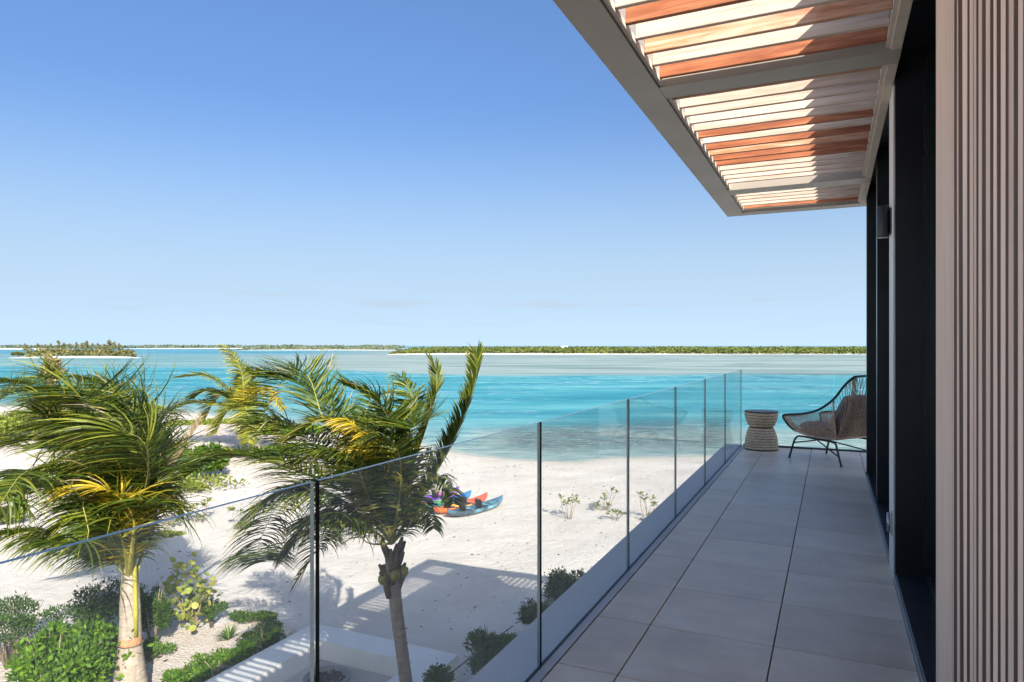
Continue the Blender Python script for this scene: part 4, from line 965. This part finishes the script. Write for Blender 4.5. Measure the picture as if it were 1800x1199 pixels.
shrub('clipped_hedge', 446, 1083, 17.4, 40, 15, 'small clipped dark green hedge at the far corner of the bed', M['mid_leaf'], 2200, .06, lumps=10, depth=.35)
shrub('clipped_hedge', 466, 1120, 15.9, 34, 30, 'rounded clipped hedge beside the corner of the white seat wall', M['mid_leaf'], 2600, .06, lumps=12, depth=.5)
shrub('low_hedge', 385, 1162, 14.6, 42, 24, 'low leafy hedge along the seat wall, second from its corner', M['lime_leaf'], 1500, .08, lumps=10, depth=.4)
shrub('low_hedge', 330, 1192, 13.9, 46, 22, 'low leafy hedge along the seat wall at the bottom edge', M['lime_leaf'], 1500, .08, lumps=10, depth=.4)
shrub('low_hedge', 428, 1143, 15.2, 22, 16, 'small pale green shrub in the gap of the seat wall hedge', M['lime_leaf'], 800, .075, lumps=8, depth=.3)
shrub('ground_shrub', 268, 1140, 15.4, 32, 18, 'low sprawling green shrub at the foot of the upright shrub', M['lime_leaf'], 800, .075, lumps=9)
# spiky plant
c = on(402, 1128, SAND); yk = empty('spiky_plant', (c[0], c[1], SAND+.04), label='spiky grassy plant between the round shrub and the hedge', cat='plant')
for i in range(40):
    q = random.uniform(0, 6.28); e = random.uniform(.35, 1.2); ln = random.uniform(.3, .5); dv = np.array([math.cos(q)*math.cos(e), math.sin(q)*math.cos(e), math.sin(e)]); w = np.array([-math.sin(q), math.cos(q), 0])*.016
    m_ = dv*ln*.55; t_ = dv*ln+np.array([0, 0, -.10*ln]); lf = np_mesh('leaf', [(-w*.6), w*.6, m_+w, m_-w, t_+w*.1, t_-w*.1], [(0,1,2,3), (3,2,4,5)], M['mid_leaf'], tint=[random.random()]*2); link('leaf', lf, yk)
# sea grape: round leaves, each its own piece
c = on(341, 1108, SAND); sg = empty('sea_grape', (c[0], c[1], SAND), label='sea grape with round yellow green leaves on bare leaning stems', cat='shrub'); sd_ = float((c-EYE)@FV)
lm = []
for i in range(4):
    a = np.linspace(0, 2*math.pi, 9)[:-1]; V = [(0,0,-.012)]+[(math.cos(x)*.085*(1+.1*math.sin(x*2+i)), math.sin(x)*.088, .015*math.cos(2*x)) for x in a]
    b = MB(); b.add(V, [(0, 1+k, 1+(k+1) % 8) for k in range(8)], 0, True); m_ = b.mesh('leaf', M['grape_leaf']); at_ = m_.attributes.new('tint', 'FLOAT', 'FACE'); at_.data.foreach_set('value', [(.2, .5, .75, .95)[i]]*8); lm.append(m_)
brs = [[(341,1108),(322,1060),(312,1020),(300,1005)],[(341,1108),(336,1050),(331,1010),(328,990)],[(341,1108),(352,1065),(362,1035),(374,1022)],[(341,1108),(330,1080),(305,1045),(296,1040)],[(341,1108),(345,1070),(345,1030),(342,1005)]]
b = MB()
for k, br in enumerate(brs):
    pts = smooth_path([at(x, y, sd_+.25*math.sin(k*2+i)) -c for i, (x, y) in enumerate(br)], 4); b.tube(pts, list(np.linspace(.028, .010, len(pts))), 6)
    for j in range(40):
        f = random.uniform(.15, 1.02); p = interp(pts, min(1, f))+rng.normal(size=3)*np.array([.17, .17, .13]); o = link('leaf', random.choice(lm), sg, p); o.rotation_euler = (random.uniform(.2, 1.3), random.uniform(-.5, .5), random.uniform(0, 6.28)); s = random.uniform(.65, 1.1); o.scale = (s, s, s)
b.build('stem', M['stem'], sg)
# shrubs under the balcony edge, right
shrub('green_shrub', 1003, 1042, 17.0, 45, 44, 'dense grey green shrub nearest the beach under the balcony ledge', M['dark_leaf'], 4200, .075, lumps=14, depth=.8, aspect=.5)
shrub('green_shrub', 950, 1082, 15.8, 40, 34, 'grey green shrub against the dark post of the railing, below the ledge', M['dark_leaf'], 2200, .07, lumps=12, depth=.5)
shrub('green_shrub', 868, 1128, 14.2, 46, 34, 'loose shrub with upright leafy sprigs below the balcony ledge', M['mid_leaf'], 1500, .085, lumps=14, depth=.5, twig=14)
shrub('green_shrub', 858, 1172, 13.6, 52, 36, 'low dark green shrub right of the white seat wall end', M['mid_leaf'], 2600, .06, lumps=12, depth=.6)
shrub('green_shrub', 768, 1192, 12.6, 36, 16, 'leafy sprigs in front of the seat wall at the bottom edge', M['mid_leaf'], 700, .085, lumps=9, depth=.35)
b = MB(); pts = smooth_path([at(775, 1196, 12.4), at(812, 1168, 12.9), at(845, 1142, 13.5), at(880, 1116, 14.2), at(902, 1100, 14.8)], 5); b.tube(pts, .012, 6); tag(b.build('irrigation_hose', M['hose']), 'thin black hose laid over the shrubs below the balcony', 'hose')

# ------------------------------------------------------------------ beach plants
def seedling(px, py, top, wpx, label, n=6, leaf=.16, spec=None, group='seedlings on the open sand'):
    c = on(px, py, SAND); c[2] = sand_at(c[0], c[1]); d = float((c-EYE)@FV); h = (py-top)*d/1200; w = wpx*d/1200
    rt = empty('beach_plant', c, TH, label=label, cat='plant', group=group); r = np.random.default_rng(int(px*7+py)); b = MB(); V = []; tint = []
    for i in range(n):
        f = i/(max(1, n-1))*2-1; x = f*w*.5+r.normal()*.03; y = r.normal()*w*.2; z = h*r.uniform(.55, 1.0) if i else h
        if r.random() < .25: z *= .25
        b.tube([(x*.3, y*.3, -.03), (x*.7+r.normal()*.04, y*.6, z*.55), (x, y, z)], [.012, .010, .007], 5)
        for k in range(11):
            q = r.uniform(0, 6.28); e = r.uniform(-.3, .9); dv = np.array([math.cos(q)*math.cos(e), math.sin(q)*math.cos(e), math.sin(e)]); wv = np.cross(dv, [0, 0, 1.0]); wv /= np.linalg.norm(wv)+1e-9
            s = leaf*r.uniform(.7, 1.2); p0 = np.array([x, y, z])+dv*.02; V += [p0, p0+dv*s*.6+wv*s*.24, p0+dv*s, p0+dv*s*.6-wv*s*.24]; tint.append(np.clip(r.normal()*.2+.5, 0, 1))
    b.build('stem', M['stem'], rt); Q = np.arange(len(V)).reshape(-1, 4); o = link('foliage', np_mesh('foliage', np.array(V), Q, M['beach_leaf'], tint=tint), rt); o['kind'] = 'stuff'
seedling(1000, 912, 873, 26, 'small leggy beach plant right of the kayaks, first of three behind the glass', 6, .2)
seedling(1064, 895, 860, 34, 'small leggy beach plant with two tall tufts, middle of three', 8, .2)
seedling(1082, 914, 898, 26, 'tiny low beach tuft at the foot of the middle beach plant', 5, .18)
seedling(1140, 916, 868, 28, 'small upright beach plant beside the balcony ledge, third of three', 8, .2)
seedling(352, 920, 880, 36, 'sparse beach plant just above the railing edge between the palms', 7, .22)
seedling(424, 931, 897, 34, 'sparse beach plant under the long left frond of the right palm', 7, .2)
seedling(300, 926, 886, 36, 'bushy beach plant above the railing beside the left palm', 9, .26)
shrub('beach_bush', 299, 939, 25.6, 25, 9, 'low bright green bush on open sand right of the left palm', M['beach_leaf'], 700, .16, 'bush', lumps=8, depth=.4, twig=4)
# scrub along the head of the beach
def patch(px, py, wpx, hpx, label, mat, n, leaf, name='beach_scrub', depth=None):
    c = on(px, py+hpx, SAND); d = float((c-EYE)@FV); return shrub(name, px, py, d, wpx, hpx, label, mat, n, leaf, 'scrub', lumps=14, depth=depth, twig=5)
patch(358, 806, 40, 38, 'green bush with leafy sprigs behind the tip of the long frond', M['mid_leaf'], 1500, .32, 'beach_bush', 2.0)
patch(345, 848, 70, 14, 'low yellowish scrub behind the left frond of the right palm', M['beach_leaf'], 600, .22, depth=1.8)
patch(235, 722, 42, 13, 'bright green mound of scrub at the water behind the left palm', M['beach_leaf'], 1400, .55, depth=3)
patch(360, 744, 60, 5, 'thin band of olive scrub on the sand spit', M['beach_leaf'], 900, .4, depth=3)
patch(480, 756, 70, 9, 'green scrub on the spit behind the middle of the right palm', M['lime_leaf'], 1500, .45, depth=3)
patch(30, 742, 60, 22, 'lime green scrub behind the leftmost fronds', M['beach_leaf'], 1500, .5, depth=4)
patch(470, 790, 90, 12, 'low lime scrub under the crown of the right palm', M['mid_leaf'], 800, .28, depth=2)
patch(10, 905, 30, 14, 'low bush on the sand at the far left edge', M['beach_leaf'], 700, .2)
# dry weed, twigs and bits scattered on the sand
n = 2600; Pd = np.column_stack([rng.uniform(-34, 6, n), rng.uniform(13.5, 48, n)]); Pw = np.column_stack([rng.uniform(-40, 12, 26000), rng.uniform(30, 55, 26000)]); dw = shore_dist(Pw)+1.5*(vnoise(Pw, 5, 31)-.5); Pd = np.vstack([Pd, Pw[(np.abs(dw-3.0) < .35) & (vnoise(Pw, 3, 32) > .5)]]); n = len(Pd); dd2 = shore_dist(Pd); Pd = Pd[dd2 > 1.0]; n = len(Pd); zz = sand_z(Pd, shore_dist(Pd))
q = rng.uniform(0, 6.28, n); s = np.minimum(rng.gamma(1.6, .018, n), .06)[:,None]+.012; a = np.column_stack([np.cos(q), np.sin(q), rng.normal(size=n)*.2])*s; w = np.column_stack([-np.sin(q), np.cos(q), rng.normal(size=n)*.6])*s*.35
V, Q = leaf_quads(np.column_stack([Pd, zz+.015]), a, w, .6); tag(link('beach_debris', np_mesh('beach_debris', V, Q, M['stick'])), 'scattered dry weed and twigs on the sand', 'debris', kind='stuff')

# ------------------------------------------------------------------ kayaks
def camo(name, stops, along=1):
    n = NT(name); co = n.coord('Object'); sp = n.new('ShaderNodeSeparateXYZ'); n.l.new(co, sp.inputs[0]); z = n.noise(co, 2.2, 4, .6, 1.5)
    f = n.math('ADD', n.math('MULTIPLY', sp.outputs[0], .27), n.math('ADD', n.math('MULTIPLY', n.math('SUBTRACT', z, .5), .5), .5))
    n.base(n.ramp(f, stops)); n.set(rough=.35, spec=.5); return n.m
K_BLUE = camo('blue_camo_plastic', [(0, (.05, .10, .13)), (.25, (.03, .045, .055)), (.42, (.10, .22, .27)), (.52, (.03, .05, .06)), (.66, (.13, .29, .34)), (.8, (.05, .10, .13)), (1, (.10, .20, .25))])
K_RED = camo('sunset_plastic', [(0, (.50, .10, .035)), (.3, (.55, .13, .03)), (.48, (.58, .32, .05)), (.6, (.55, .13, .04)), (1, (.52, .08, .045))])
K_TEAL = camo('reef_plastic', [(0, (.03, .20, .25)), (.35, (.05, .27, .22)), (.55, (.20, .38, .10)), (.7, (.04, .10, .36)), (1, (.04, .20, .30))])
K_PURP = camo('purple_plastic', [(0, (.50, .06, .36)), (.3, (.18, .05, .38)), (.55, (.12, .05, .30)), (.8, (.45, .08, .35)), (1, (.14, .05, .35))])
def kayak(p0, p1, mat, label, ln=3.5):
    p0 = np.array(p0); p1 = np.array(p1); c = (p0+p1)/2; ang = math.atan2(p1[1]-p0[1], p1[0]-p0[0]); 
    rt = empty('kayak', (c[0], c[1], sand_at(c[0], c[1])-.015), ang, label=label, cat='kayak', group='kayaks drawn up on the sand')
    S = 21; H = ln/2; hull = []; deck = []
    for i in range(S):
        s = -1+2*i/(S-1); e = max(0, 1-abs(s)**2.6); bw = .40*e**.75+.012; x = s*H; keel = .02+.30*abs(s)**4.5; gun = .26+.05*s*s+.15*abs(s)**4
        sec = [(0, keel), (.45*bw, keel+.012), (.82*bw, keel+.30*(gun-keel)), (bw, keel+.68*(gun-keel)), (.94*bw, gun)]
        hull.append([(x, -y, z) for y, z in sec[::-1]]+[(x, y, z) for y, z in sec[1:]])
        ck = .15*max(0, 1-(abs(s+.05)/.62)**6) if abs(s+.05) < .62 else 0
        deck.append([(x, .94*bw, gun), (x, .80*bw, gun+.012), (x, .55*bw, gun+.02-ck), (x, 0, gun+.035-ck), (x, -.55*bw, gun+.02-ck), (x, -.80*bw, gun+.012), (x, -.94*bw, gun)])
    for nm, secs in (('hull', hull), ('deck', deck)):
        b = MB(); k = len(secs[0]); b.add([v for sct in secs for v in sct], [(i*k+j, i*k+j+1, (i+1)*k+j+1, (i+1)*k+j) for i in range(S-1) for j in range(k-1)], 0, True); b.build(nm, mat, rt)
    for sx in (-.55, .45):
        b = MB(); b.box(sx-.20, sx+.22, -.2, .2, .15, .21, 0, .02); st = b.build('seat', M['dark_cord'], rt)
        b = MB(); b.box(-.03, .03, -.21, .21, 0, .42, 0, .02); o = b.build('seat_back', M['dark_cord'], st); o.location = (sx-.22, 0, .17); o.rotation_euler = (0, -.3, 0)
        b = MB(); 
        for y in (-.2, .2): b.tube([(sx-.30, y, .48), (sx+.25, y*1.7, .27)], .012, 4)
        b.build('strap', M['hose'], st)
    b = MB(); b.lathe([(0, .03), (.12, .03), (.14, .0)], 16, (H*.66, 0, .30)); b.build('hatch', M['hose'], rt)
    b = MB(); b.tube([(H*.9, -.05, .40), (H*.9, 0, .46), (H*.9, .05, .40)], .012, 5); b.build('handle', M['hose'], rt)
k0, k1 = on(787, 912)[:2], on(883, 886)[:2]; dv = (k1-k0)/np.linalg.norm(k1-k0); pp = np.array([-dv[1], dv[0]])
mid = (k0+k1)/2
for i, (off, sh, mat, lab) in enumerate(((0, 0, K_BLUE, 'blue and black camouflage kayak at the right end of the row'), (.86, -.05, K_RED, 'orange and yellow kayak lying beside the blue kayak'), (1.74, -.25, K_TEAL, 'teal and green kayak behind the orange kayak'), (2.62, -.1, K_PURP, 'purple and magenta kayak farthest behind the palm fronds'))):
    c = mid+pp*off+dv*sh; a_ = random.uniform(-.04, .04) if i else 0; d2 = np.array([dv[0]*math.cos(a_)-dv[1]*math.sin(a_), dv[0]*math.sin(a_)+dv[1]*math.cos(a_)]); kayak(c-d2*1.7, c+d2*1.7, mat, lab)
